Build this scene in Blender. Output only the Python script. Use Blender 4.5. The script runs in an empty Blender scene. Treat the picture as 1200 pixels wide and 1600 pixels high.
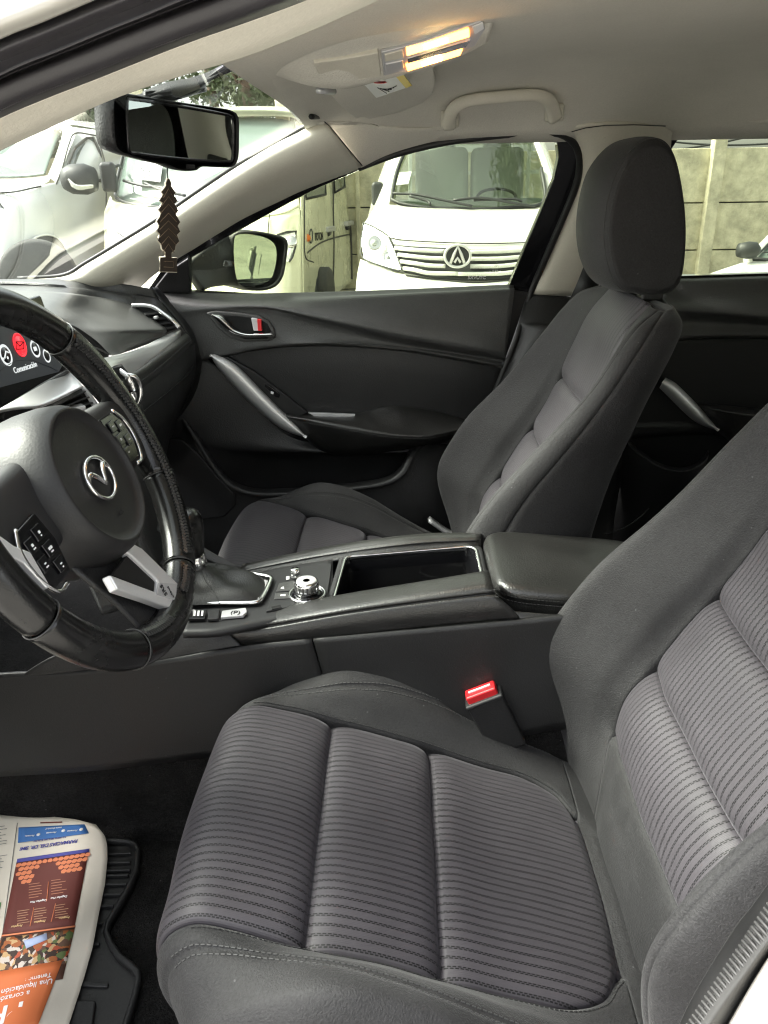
import bpy, bmesh, math, random
import numpy as np
from mathutils import Vector, Matrix
random.seed(4)
rng = np.random.default_rng(4)
R = math.radians
scene = bpy.context.scene
col = scene.collection

# ------------------------------------------------------------------ camera, sky, sun, exposure
CAM = np.array([-.14, -1.07, 1.17]); YAW, PIT, ROL, FPX = -1.3, -23.2, -0.85, 1202.
def _basis():
    y, p, r = R(YAW), R(PIT), R(ROL)
    f = np.array([math.sin(y)*math.cos(p), math.cos(y)*math.cos(p), math.sin(p)])
    r0 = np.array([math.cos(y), -math.sin(y), 0.]); u0 = np.cross(r0, f)
    return r0*math.cos(r)+u0*math.sin(r), -r0*math.sin(r)+u0*math.cos(r), f
CR, CU, CF = _basis()
cd = bpy.data.cameras.new('camera'); cam = bpy.data.objects.new('camera', cd); col.objects.link(cam)
cd.sensor_fit = 'VERTICAL'; cd.sensor_height = 24; cd.lens = 24*FPX/1600
cd.clip_start = .02; cd.clip_end = 2000
cam.matrix_world = Matrix(((CR[0], CU[0], -CF[0], CAM[0]), (CR[1], CU[1], -CF[1], CAM[1]), (CR[2], CU[2], -CF[2], CAM[2]), (0, 0, 0, 1)))
scene.camera = cam
SUN_EL, SUN_AZ = 46, 277      # degrees; azimuth from +Y towards +X: high ahead of the car
world = bpy.data.worlds.new('World'); scene.world = world; world.use_nodes = True
wn = world.node_tree; wn.nodes.clear()
sky = wn.nodes.new('ShaderNodeTexSky'); sky.sky_type = 'NISHITA'; sky.sun_disc = False
sky.sun_elevation = R(SUN_EL); sky.sun_rotation = R(SUN_AZ); sky.dust_density = 4; sky.air_density = 1.0
hs = wn.nodes.new('ShaderNodeHueSaturation'); hs.inputs['Saturation'].default_value = .22
bg = wn.nodes.new('ShaderNodeBackground'); bg.inputs[1].default_value = .085
wo = wn.nodes.new('ShaderNodeOutputWorld')
wn.links.new(sky.outputs[0], hs.inputs['Color']); wn.links.new(hs.outputs[0], bg.inputs[0]); wn.links.new(bg.outputs[0], wo.inputs[0])
sl = bpy.data.lights.new('sun', 'SUN'); sl.energy = 1.5; sl.angle = R(24); sl.color = (1, .97, .92)
so = bpy.data.objects.new('sun', sl); col.objects.link(so)
sd = Vector((math.sin(R(SUN_AZ))*math.cos(R(SUN_EL)), math.cos(R(SUN_AZ))*math.cos(R(SUN_EL)), math.sin(R(SUN_EL))))
so.rotation_euler = sd.to_track_quat('Z', 'Y').to_euler(); so.location = (0, -6, 8)
scene.view_settings.view_transform = 'Standard'; scene.view_settings.look = 'None'
scene.view_settings.exposure = 3.05; scene.view_settings.gamma = 1
scene.cycles.max_bounces = 10; scene.cycles.diffuse_bounces = 5; scene.cycles.transparent_max_bounces = 16
scene.cycles.glossy_bounces = 4; scene.cycles.use_denoising = True; scene.cycles.filter_width = 1.2

# ------------------------------------------------------------------ helpers
def at(u, v, X=None, Y=None, Z=None, D=None):
    d = CF+CR*(u-600)/FPX-CU*(v-800)/FPX
    if X is not None: t = (X-CAM[0])/d[0]
    elif Y is not None: t = (Y-CAM[1])/d[1]
    elif Z is not None: t = (Z-CAM[2])/d[2]
    else: t = D
    return CAM+d*t
def P3(p):
    """(u, v, Y) or (u, v, 'X'|'Z'|'D', value) -> point; ('p', x, y, z) is a plain point"""
    if p[0] == 'p': return np.array(p[1:4], float)
    if len(p) == 3: return at(p[0], p[1], Y=p[2])
    return at(p[0], p[1], **{p[2]: p[3]})
def PL(L, Y=None): return np.array([P3(p if len(p) > 2 else (p[0], p[1], Y)) for p in L])
def crs(a, n, closed=False, axis=0):
    """Catmull-Rom along an axis, n samples per segment"""
    a = np.moveaxis(np.asarray(a, float), axis, 0); m = len(a)
    if m == 2 and not closed:
        t = np.linspace(0, 1, n+1).reshape((-1,)+(1,)*(a.ndim-1)); out = a[0]*(1-t)+a[1]*t
        return np.moveaxis(out, 0, axis)
    if closed: e = np.concatenate([a[-1:], a, a[:2]]); segs = m
    else: e = np.concatenate([2*a[:1]-a[1:2], a, 2*a[-1:]-a[-2:-1]]); segs = m-1
    out = []
    for i in range(segs):
        p0, p1, p2, p3 = e[i], e[i+1], e[i+2], e[i+3]
        t = (np.arange(n)/n).reshape((-1,)+(1,)*(a.ndim-1))
        out.append(.5*(2*p1+(p2-p0)*t+(2*p0-5*p1+4*p2-p3)*t*t+(3*p1-p0-3*p2+p3)*t**3))
    if not closed: out.append(a[-1:])
    return np.moveaxis(np.concatenate(out), 0, axis)
def arc(a, n):
    """resample polyline to n points evenly by length"""
    a = np.asarray(a, float); d = np.r_[0, np.cumsum(np.linalg.norm(np.diff(a, axis=0), axis=1))]
    t = np.linspace(0, d[-1], n)
    return np.stack([np.interp(t, d, a[:, k]) for k in range(a.shape[1])], 1)
def line(L, n=60, Y=None, closed=False): return arc(crs(PL(L, Y), 12, closed), n)

def tag(o, label=None, cat=None, group=None, kind=None):
    for k, v in (('label', label), ('category', cat), ('group', group), ('kind', kind)):
        if v: o[k] = v
    return o
def empty(name, loc, label=None, cat=None, group=None):
    o = bpy.data.objects.new(name, None); col.objects.link(o); o.location = loc; o.empty_display_size = .05
    return tag(o, label, cat, group)
def wloc(o):
    v = Vector((0, 0, 0))
    while o is not None: v = v+Vector(o.location); o = o.parent
    return v
def mesh(name, V, F, mat, parent=None, smooth=True, uv=None, origin=None, sub=0, thick=0, bevel=0, autosmooth=None):
    V = np.asarray(V, float)
    base = np.array(wloc(parent)) if parent is not None else np.array([0., 0, 0])
    org = np.array(origin) if origin is not None else base
    me = bpy.data.meshes.new(name); me.from_pydata((V-org).tolist(), [], F)
    if uv is not None:
        l = me.uv_layers.new(name='UVMap'); vi = np.empty(len(me.loops), int); me.loops.foreach_get('vertex_index', vi)
        l.data.foreach_set('uv', np.asarray(uv, float)[vi].ravel())
    me.polygons.foreach_set('use_smooth', [smooth]*len(me.polygons)); me.update()
    if mat is not None: me.materials.append(mat)
    o = bpy.data.objects.new(name, me); col.objects.link(o); o.parent = parent; o.location = org-base
    if bevel:
        m = o.modifiers.new('b', 'BEVEL'); m.width = bevel; m.segments = 3; m.limit_method = 'ANGLE'; m.angle_limit = R(35)
        if smooth: m.harden_normals = True
    if sub: m = o.modifiers.new('s', 'SUBSURF'); m.levels = m.render_levels = sub
    if thick: m = o.modifiers.new('t', 'SOLIDIFY'); m.thickness = abs(thick); m.offset = -1 if thick > 0 else 1
    return o
def gridF(nu, nv, i0=0, cu=False, cv=False, flip=False):
    F = []
    for i in range(nu if cu else nu-1):
        for j in range(nv if cv else nv-1):
            a, b, c, d = i*nv+j, i*nv+(j+1) % nv, ((i+1) % nu)*nv+(j+1) % nv, ((i+1) % nu)*nv+j
            F.append((a+i0, d+i0, c+i0, b+i0) if flip else (a+i0, b+i0, c+i0, d+i0))
    return F
def grid(name, G, mat, parent=None, thick=0, cu=False, cv=False, flip=False, uv=None, **k):
    G = np.asarray(G); nu, nv = G.shape[:2]
    return mesh(name, G.reshape(-1, 3), gridF(nu, nv, 0, cu, cv, flip), mat, parent, uv=None if uv is None else np.asarray(uv).reshape(-1, 2), thick=thick, **k)
def arcuv(G):
    a = np.r_[0, np.cumsum(np.linalg.norm(np.diff(G, axis=0), axis=2).mean(1))]
    b = np.r_[0, np.cumsum(np.linalg.norm(np.diff(G, axis=1), axis=2).mean(0))]
    return np.stack(np.meshgrid(a, b, indexing='ij'), 2)
def patch(name, rows, mat, parent=None, nu=8, nv=8, thick=.004, Y=None, flip=False, straight=False, **k):
    """rows: list of rows of pixel+depth points; smooth surface through them"""
    rr = [PL(r, Y) for r in rows]; n = max(len(r) for r in rr)
    rr = [r if len(r) == n else arc(crs(r, 10), n) for r in rr]
    G = np.array(rr); G = crs(G, nv, axis=1)
    G = crs(G, nu, axis=0) if not straight else np.concatenate([np.linspace(G[i], G[i+1], nu, endpoint=i == len(G)-2) for i in range(len(G)-1)])
    # face the camera
    i, j = G.shape[0]//2, G.shape[1]//2
    nrm = np.cross(G[min(i+1, len(G)-1), j]-G[i, j], G[i, min(j+1, G.shape[1]-1)]-G[i, j])
    fl = np.dot(nrm, CAM-G[i, j]) > 0
    o = grid(name, G, mat, parent, thick=thick, flip=bool(fl) != flip, uv=arcuv(G), **k)
    o['G'] = 0; del o['G']
    return o, G
def ngon(name, pts, mat, parent=None, depth=.004, dirn=None, bevel=0, smooth=False, **k):
    """flat outline (world points, planar-ish) given thickness along dirn (default away from camera)"""
    pts = np.asarray(pts, float); n = len(pts)
    c = pts.mean(0)
    nr = np.zeros(3)
    for i in range(n): nr += np.cross(pts[i]-c, pts[(i+1) % n]-c)
    nr /= np.linalg.norm(nr)
    if np.dot(nr, CAM-c) < 0: pts = pts[::-1]; nr = -nr
    d = -nr if dirn is None else np.asarray(dirn, float)
    V = np.concatenate([pts, pts+d*depth])
    F = [tuple(range(n)), tuple(range(2*n-1, n-1, -1))]+[((i+1) % n, i, n+i, n+(i+1) % n) for i in range(n)]
    return mesh(name, V, F, mat, parent, smooth=smooth, bevel=bevel, **k)
def frames(path, up=(0, 0, 1), closed=False):
    p = np.asarray(path, float)
    if closed: t = np.roll(p, -1, 0)-np.roll(p, 1, 0)
    else: t = np.gradient(p, axis=0)
    t /= np.linalg.norm(t, axis=1)[:, None]+1e-12
    u = np.asarray(up, float)
    if u.ndim == 1: u = np.tile(u, (len(p), 1))
    s = np.cross(t, u); s /= np.linalg.norm(s, axis=1)[:, None]+1e-9
    n = np.cross(s, t)
    return t, s, n
def sweep(name, path, prof, mat, parent=None, up=(0, 0, 1), closed=False, scale=None, caps=True, retG=False, **k):
    """prof: list of (side, up) offsets, closed loop"""
    p = np.asarray(path, float); t, s, n = frames(p, up, closed); prof = np.asarray(prof, float)
    sc = np.ones(len(p)) if scale is None else np.asarray(scale)
    if prof.ndim == 2: prof = np.tile(prof, (len(p), 1, 1))
    G = p[:, None]+(s[:, None]*prof[:, :, :1]+n[:, None]*prof[:, :, 1:2])*sc[:, None, None]
    nv = G.shape[1]; F = gridF(len(p), nv, 0, closed, True)
    if caps and not closed: F += [tuple(range(nv))[::-1], tuple(range((len(p)-1)*nv, len(p)*nv))]
    uv = arcuv(G)
    o = mesh(name, G.reshape(-1, 3), F, mat, parent, uv=uv.reshape(-1, 2), **k)
    return (o, G) if retG else o
def circ(r, n=12, ry=None): return [(r*math.cos(2*math.pi*i/n), (ry or r)*math.sin(2*math.pi*i/n)) for i in range(n)]
def tube(name, path, r, mat, parent=None, n=10, **k): return sweep(name, path, circ(r, n), mat, parent, **k)
def sheet(name, path, off_a, off_b, mat, parent=None, **k): ...
def axes(ax, ref=(0, 0, 1)):
    z = np.asarray(ax, float); z /= np.linalg.norm(z)
    x = np.cross(ref, z)
    if np.linalg.norm(x) < 1e-4: x = np.cross((1, 0, 0), z)
    x /= np.linalg.norm(x); return x, np.cross(z, x), z
def lathe(name, c, ax, prof, mat, parent=None, n=48, ref=(0, 0, 1), ell=1, **k):
    """prof: list of (radius, height along ax)"""
    x, y, z = axes(ax, ref); c = np.asarray(c, float)
    V = []
    for r, h in prof:
        for i in range(n):
            a = 2*math.pi*i/n; V.append(c+z*h+(x*math.cos(a)*ell+y*math.sin(a))*r)
    F = gridF(len(prof), n, 0, False, True)
    F += [tuple(range(n))[::-1], tuple(range((len(prof)-1)*n, len(prof)*n))]
    return mesh(name, V, F, mat, parent, **k)
def box(name, c, size, mat, parent=None, ax=None, bevel=.002, seg=3, **k):
    """box centred at c, size along ax rows (3x3)"""
    A = np.eye(3) if ax is None else np.asarray(ax, float); s = np.asarray(size)/2; c = np.asarray(c, float)
    V = [c+A[0]*s[0]*i+A[1]*s[1]*j+A[2]*s[2]*l for i in (-1, 1) for j in (-1, 1) for l in (-1, 1)]
    F = [(0, 1, 3, 2), (4, 6, 7, 5), (0, 4, 5, 1), (2, 3, 7, 6), (0, 2, 6, 4), (1, 5, 7, 3)]
    if np.linalg.det(A) < 0: F = [f[::-1] for f in F]
    return mesh(name, V, F, mat, parent, smooth=bevel > 0, bevel=bevel, **k)
class MB:
    def __init__(s): s.V = []; s.F = []
    def add(s, V, F):
        b = len(s.V); s.V += [tuple(v) for v in V]; s.F += [tuple(i+b for i in f) for f in F]
    def box(s, c, size, ax=None):
        A = np.eye(3) if ax is None else np.asarray(ax, float); h = np.asarray(size)/2; c = np.asarray(c, float)
        s.add([c+A[0]*h[0]*i+A[1]*h[1]*j+A[2]*h[2]*l for i in (-1, 1) for j in (-1, 1) for l in (-1, 1)],
              [(0, 1, 3, 2), (4, 6, 7, 5), (0, 4, 5, 1), (2, 3, 7, 6), (0, 2, 6, 4), (1, 5, 7, 3)])
    def build(s, name, mat, parent=None, **k): return mesh(name, s.V, s.F, mat, parent, **k)
def stitches(name, path, mat, parent, pitch=.0055, ln=.0038, w=.0009, up=(0, 0, 1), lift=.0006, slant=0):
    """a run of thread stitches along a seam, one mesh"""
    p = np.asarray(path, float); L = np.linalg.norm(np.diff(p, axis=0), axis=1).sum(); n = max(3, int(L/pitch))
    q = arc(p, n); upq = np.asarray(up, float)
    if upq.ndim == 2: upq = np.stack([np.interp(np.linspace(0, 1, n), np.linspace(0, 1, len(upq)), upq[:, i]) for i in range(3)], 1)
    t, s, nn = frames(q, upq); m = MB()
    for i in range(n):
        tt = t[i]*math.cos(slant)+s[i]*math.sin(slant); ss = np.cross(tt, nn[i])
        m.box(q[i]+nn[i]*lift, (ln, w, w), (tt, ss, nn[i]))
    return m.build(name, mat, parent, smooth=False)
def text(name, body, loc, xdir, ydir, size, mat, parent=None, ext=.0003, align='CENTER', bold=0, spacing=1.0):
    cu = bpy.data.curves.new(name, 'FONT'); cu.body = body; cu.size = size; cu.extrude = ext; cu.align_x = align; cu.align_y = 'CENTER'
    cu.offset = bold; cu.space_character = spacing; cu.resolution_u = 4
    cu.materials.append(mat)
    o = bpy.data.objects.new(name, cu); col.objects.link(o)
    x = Vector(xdir).normalized(); y = Vector(ydir); y = (y-x*y.dot(x)).normalized(); z = x.cross(y)
    M = Matrix((x, y, z)).transposed().to_4x4(); base = wloc(parent) if parent is not None else Vector((0, 0, 0))
    M.translation = Vector(loc)-base; o.parent = parent; o.matrix_local = M
    return o

# ------------------------------------------------------------------ materials
def N(m, t, **k):
    n = m.node_tree.nodes.new(t)
    for a, b in k.items(): setattr(n, a, b)
    return n
def base(name, c=(.5, .5, .5), rough=.5, metal=0, spec=.5, **k):
    m = bpy.data.materials.new(name); m.use_nodes = True; b = m.node_tree.nodes['Principled BSDF']
    b.inputs['Base Color'].default_value = (*c, 1); b.inputs['Roughness'].default_value = rough
    b.inputs['Metallic'].default_value = metal; b.inputs['Specular IOR Level'].default_value = spec
    for a, v in k.items(): b.inputs[a.replace('_', ' ')].default_value = v
    return m, b, m.node_tree.links
def grain(name, c, rough=.5, scale=900, bump=.15, dist=.0006, var=.12, vscale=9, tex='noise', metal=0, spec=.5, rvar=.08, mott=0, speck=0, **k):
    m, b, L = base(name, c, rough, metal, spec, **k)
    tc = N(m, 'ShaderNodeTexCoord')
    if tex == 'noise':
        t = N(m, 'ShaderNodeTexNoise'); t.inputs['Scale'].default_value = scale; t.inputs['Detail'].default_value = 3; out = t.outputs['Fac']
    else:
        t = N(m, 'ShaderNodeTexVoronoi'); t.inputs['Scale'].default_value = scale; t.feature = 'SMOOTH_F1'; out = t.outputs['Distance']
    L.new(tc.outputs['Object'], t.inputs['Vector'])
    bp = N(m, 'ShaderNodeBump'); bp.inputs['Strength'].default_value = bump; bp.inputs['Distance'].default_value = dist
    L.new(out, bp.inputs['Height']); L.new(bp.outputs[0], b.inputs['Normal'])
    v = N(m, 'ShaderNodeTexNoise'); v.inputs['Scale'].default_value = vscale; v.inputs['Detail'].default_value = 6; v.inputs['Roughness'].default_value = .65
    L.new(tc.outputs['Object'], v.inputs['Vector'])
    r = N(m, 'ShaderNodeMapRange'); r.inputs[1].default_value = .3; r.inputs[2].default_value = .7; r.inputs[3].default_value = 1-var; r.inputs[4].default_value = 1+var
    L.new(v.outputs['Fac'], r.inputs[0])
    mx = N(m, 'ShaderNodeVectorMath', operation='SCALE'); mx.inputs[0].default_value = c; sc_ = r.outputs[0]
    if mott:
        n2 = N(m, 'ShaderNodeTexNoise'); n2.inputs['Scale'].default_value = 330; n2.inputs['Detail'].default_value = 3; n2.inputs['Roughness'].default_value = .7; L.new(tc.outputs['Object'], n2.inputs['Vector'])
        r3 = N(m, 'ShaderNodeMapRange'); r3.inputs[1].default_value = .3; r3.inputs[2].default_value = .7; r3.inputs[3].default_value = 1-mott; r3.inputs[4].default_value = 1+mott; L.new(n2.outputs['Fac'], r3.inputs[0]); sc_ = math_(m, 'MULTIPLY', sc_, r3.outputs[0])
    if speck:
        vs = N(m, 'ShaderNodeTexVoronoi'); vs.inputs['Scale'].default_value = 75; L.new(tc.outputs['Object'], vs.inputs['Vector'])
        sxx = N(m, 'ShaderNodeSeparateXYZ'); L.new(vs.outputs['Color'], sxx.inputs[0])
        on = math_(m, 'MULTIPLY', math_(m, 'LESS_THAN', vs.outputs['Distance'], .085), math_(m, 'GREATER_THAN', sxx.outputs[0], .86))
        sc_ = math_(m, 'ADD', sc_, math_(m, 'MULTIPLY', on, speck))
    L.new(sc_, mx.inputs['Scale']); L.new(mx.outputs[0], b.inputs['Base Color'])
    r2 = N(m, 'ShaderNodeMapRange'); r2.inputs[1].default_value = .3; r2.inputs[2].default_value = .7; r2.inputs[3].default_value = rough-rvar; r2.inputs[4].default_value = rough+rvar
    L.new(v.outputs['Fac'], r2.inputs[0]); L.new(r2.outputs[0], b.inputs['Roughness'])
    return m
def math_(m, op, a, b=None, c=None):
    n = N(m, 'ShaderNodeMath', operation=op)
    for i, x in enumerate((a, b, c)):
        if x is None: continue
        if isinstance(x, (int, float)): n.inputs[i].default_value = x
        else: m.node_tree.links.new(x, n.inputs[i])
    return n.outputs[0]
def fabric_stripe():
    m, b, L = base('ribbed_cloth', (.05, .047, .055), .54, 0, .38, Sheen_Weight=.10, Sheen_Roughness=.35)
    b.inputs['Sheen Tint'].default_value = (.9, .87, .95, 1)
    uv = N(m, 'ShaderNodeUVMap'); sx = N(m, 'ShaderNodeSeparateXYZ'); L.new(uv.outputs[0], sx.inputs[0])
    X, Y = sx.outputs[0], sx.outputs[1]
    f = math_(m, 'FRACT', math_(m, 'DIVIDE', Y, .0098))              # one stripe period across
    sub = math_(m, 'FRACT', math_(m, 'MULTIPLY', f, 6.0))            # fine rib lines
    inband = math_(m, 'LESS_THAN', f, .34)                            # band of dashes
    d = math_(m, 'ABSOLUTE', math_(m, 'SUBTRACT', math_(m, 'FRACT', math_(m, 'DIVIDE', f, .17)), .5))
    rowm = math_(m, 'LESS_THAN', d, .36)
    sh = math_(m, 'MULTIPLY', math_(m, 'FLOOR', math_(m, 'DIVIDE', f, .17)), .5)
    dash = math_(m, 'FRACT', math_(m, 'ADD', math_(m, 'DIVIDE', X, .0052), sh))
    dm = math_(m, 'GREATER_THAN', dash, .30)
    dashm = math_(m, 'MULTIPLY', math_(m, 'MULTIPLY', rowm, dm), inband)
    tc = N(m, 'ShaderNodeTexCoord')
    v = N(m, 'ShaderNodeTexNoise'); v.inputs['Scale'].default_value = 7; v.inputs['Detail'].default_value = 7; v.inputs['Roughness'].default_value = .7; L.new(tc.outputs['Object'], v.inputs['Vector'])
    mx = N(m, 'ShaderNodeMix', data_type='RGBA'); mx.inputs[6].default_value = (.052, .0475, .054, 1); mx.inputs[7].default_value = (.0030, .0028, .0035, 1)
    band = math_(m, 'MULTIPLY', inband, .16)
    fac = math_(m, 'MAXIMUM', band, dashm); L.new(fac, mx.inputs[0])
    r = N(m, 'ShaderNodeMapRange'); r.inputs[1].default_value = .3; r.inputs[2].default_value = .7; r.inputs[3].default_value = .85; r.inputs[4].default_value = 1.2; L.new(v.outputs['Fac'], r.inputs[0])
    sc = N(m, 'ShaderNodeVectorMath', operation='SCALE'); L.new(mx.outputs[2], sc.inputs[0]); L.new(r.outputs[0], sc.inputs['Scale']); L.new(sc.outputs[0], b.inputs['Base Color'])
    w = N(m, 'ShaderNodeTexNoise'); w.inputs['Scale'].default_value = 1500; L.new(tc.outputs['Object'], w.inputs['Vector'])
    rib = math_(m, 'SINE', math_(m, 'MULTIPLY', f, 6*6.283))
    h = math_(m, 'ADD', math_(m, 'MULTIPLY', rib, .12), math_(m, 'SUBTRACT', math_(m, 'MULTIPLY', w.outputs['Fac'], .5), math_(m, 'MULTIPLY', fac, 1.3)))
    bp = N(m, 'ShaderNodeBump'); bp.inputs['Strength'].default_value = .55; bp.inputs['Distance'].default_value = .0006; L.new(h, bp.inputs['Height']); L.new(bp.outputs[0], b.inputs['Normal'])
    return m
def glassmat(name, tint=(.86, .93, .84), rough=0., ior=1.45):
    m = bpy.data.materials.new(name); m.use_nodes = True; n = m.node_tree.nodes; n.clear(); L = m.node_tree.links
    o = n.new('ShaderNodeOutputMaterial'); mx = n.new('ShaderNodeMixShader'); t = n.new('ShaderNodeBsdfTransparent'); g = n.new('ShaderNodeBsdfGlossy')
    t.inputs[0].default_value = (*tint, 1); g.inputs['Roughness'].default_value = rough; g.inputs[0].default_value = (1, 1, 1, 1)
    fr = n.new('ShaderNodeFresnel'); fr.inputs[0].default_value = ior
    L.new(fr.outputs[0], mx.inputs[0]); L.new(t.outputs[0], mx.inputs[1]); L.new(g.outputs[0], mx.inputs[2]); L.new(mx.outputs[0], o.inputs[0])
    return m
def emis(name, c, s):
    m, b, L = base(name, c, .4); b.inputs['Emission Color'].default_value = (*c, 1); b.inputs['Emission Strength'].default_value = s; return m
M = {}
M['cloth'] = grain('bolster_cloth', (.0245, .024, .025), .72, 520, .8, .0012, .30, 11, spec=.35, mott=.28, speck=2.2, Sheen_Weight=.10, Sheen_Roughness=.35)
M['stripe'] = fabric_stripe()
M['thread'] = base('stitch_thread', (.062, .062, .062), .7)[0]
M['thread_dark'] = base('dark_thread', (.032, .032, .032), .7)[0]
M['leather'] = grain('black_leather', (.014, .0138, .013), .38, 420, .40, .0010, .15, 10, tex='vor', rvar=.08, spec=.8)
M['wheel_leather'] = grain('worn_wheel_leather', (.008, .008, .008), .25, 700, .12, .0006, .25, 16, tex='vor', rvar=.10)
M['dash'] = grain('soft_dash_plastic', (.056, .056, .055), .40, 420, .5, .0010, .10, 9, tex='vor', rvar=.06, mott=.10, speck=.5)
M['plastic'] = grain('hard_black_plastic', (.016, .016, .0165), .46, 450, .5, .0009, .18, 10, tex='vor', mott=.15, speck=1.2)
M['plastic_low'] = grain('lower_black_plastic', (.0095, .0095, .010), .50, 450, .5, .0009, .25, 9, mott=.2, speck=2.0)
M['column'] = grain('column_plastic', (.014, .014, .015), .58, 600, .3, .0005, .08, 8)
M['gloss'] = base('piano_black', (.006, .006, .007), .12)[0]
M['headliner'] = grain('headliner_cloth', (.62, .595, .53), .95, 450, .5, .0010, .05, 5, spec=.1, mott=.05)
M['trim'] = grain('beige_trim_plastic', (.58, .55, .47), .5, 500, .3, .0006, .06, 7, mott=.04, speck=-.15)
M['chrome'] = base('chrome', (.78, .78, .78), .14, 1)[0]
M['satin'] = grain('satin_silver', (.58, .58, .59), .34, 900, .05, .0002, .05, 12, metal=.4)
M['wheel_thread'] = base('wheel_thread', (.035, .035, .035), .35)[0]
M['boot'] = grain('soft_boot_leather', (.012, .012, .0118), .46, 500, .4, .0012, .2, 14, tex='vor')
M['seal_dark'] = grain('door_seal_rubber', (.030, .028, .031), .42, 700, .15, .0005, .1, 14)
M['bright'] = grain('bright_satin_trim', (.78, .78, .78), .30, 900, 0, .0002, .02, 12, metal=.5, rvar=.02)
M['pad'] = grain('soft_pad_plastic', (.055, .055, .053), .42, 900, .25, .0006, .08, 6, tex='vor', rvar=.05, spec=.9)
M['rubber'] = grain('rubber_seal', (.012, .012, .012), .5, 700, .2, .0005, .15, 20)
M['carpet'] = grain('floor_carpet', (.016, .0155, .015), .98, 500, 1, .005, .5, 14, spec=.1, mott=.6, speck=4)
M['mat'] = grain('rubber_mat', (.013, .013, .013), .5, 300, .4, .0012, .45, 14, rvar=.14, mott=.2, speck=3)
M['red'] = base('red_plastic', (.62, .02, .025), .35)[0]
M['glass'] = glassmat('tinted_side_glass', (.76, .79, .69))
M['windshield'] = glassmat('windshield_glass', (.90, .95, .87), ior=1.3)
M['hub'] = grain('airbag_cover_plastic', (.013, .013, .0135), .52, 480, .22, .0006, .1, 9, tex='vor', mott=.10)
M['mirror'] = base('mirror_silver', (.80, .86, .80), .015, 1)[0]
M['white'] = base('white_print', (.75, .75, .75), .5)[0]
M['dark'] = base('dark_void', (.004, .004, .004), .9)[0]

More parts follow.
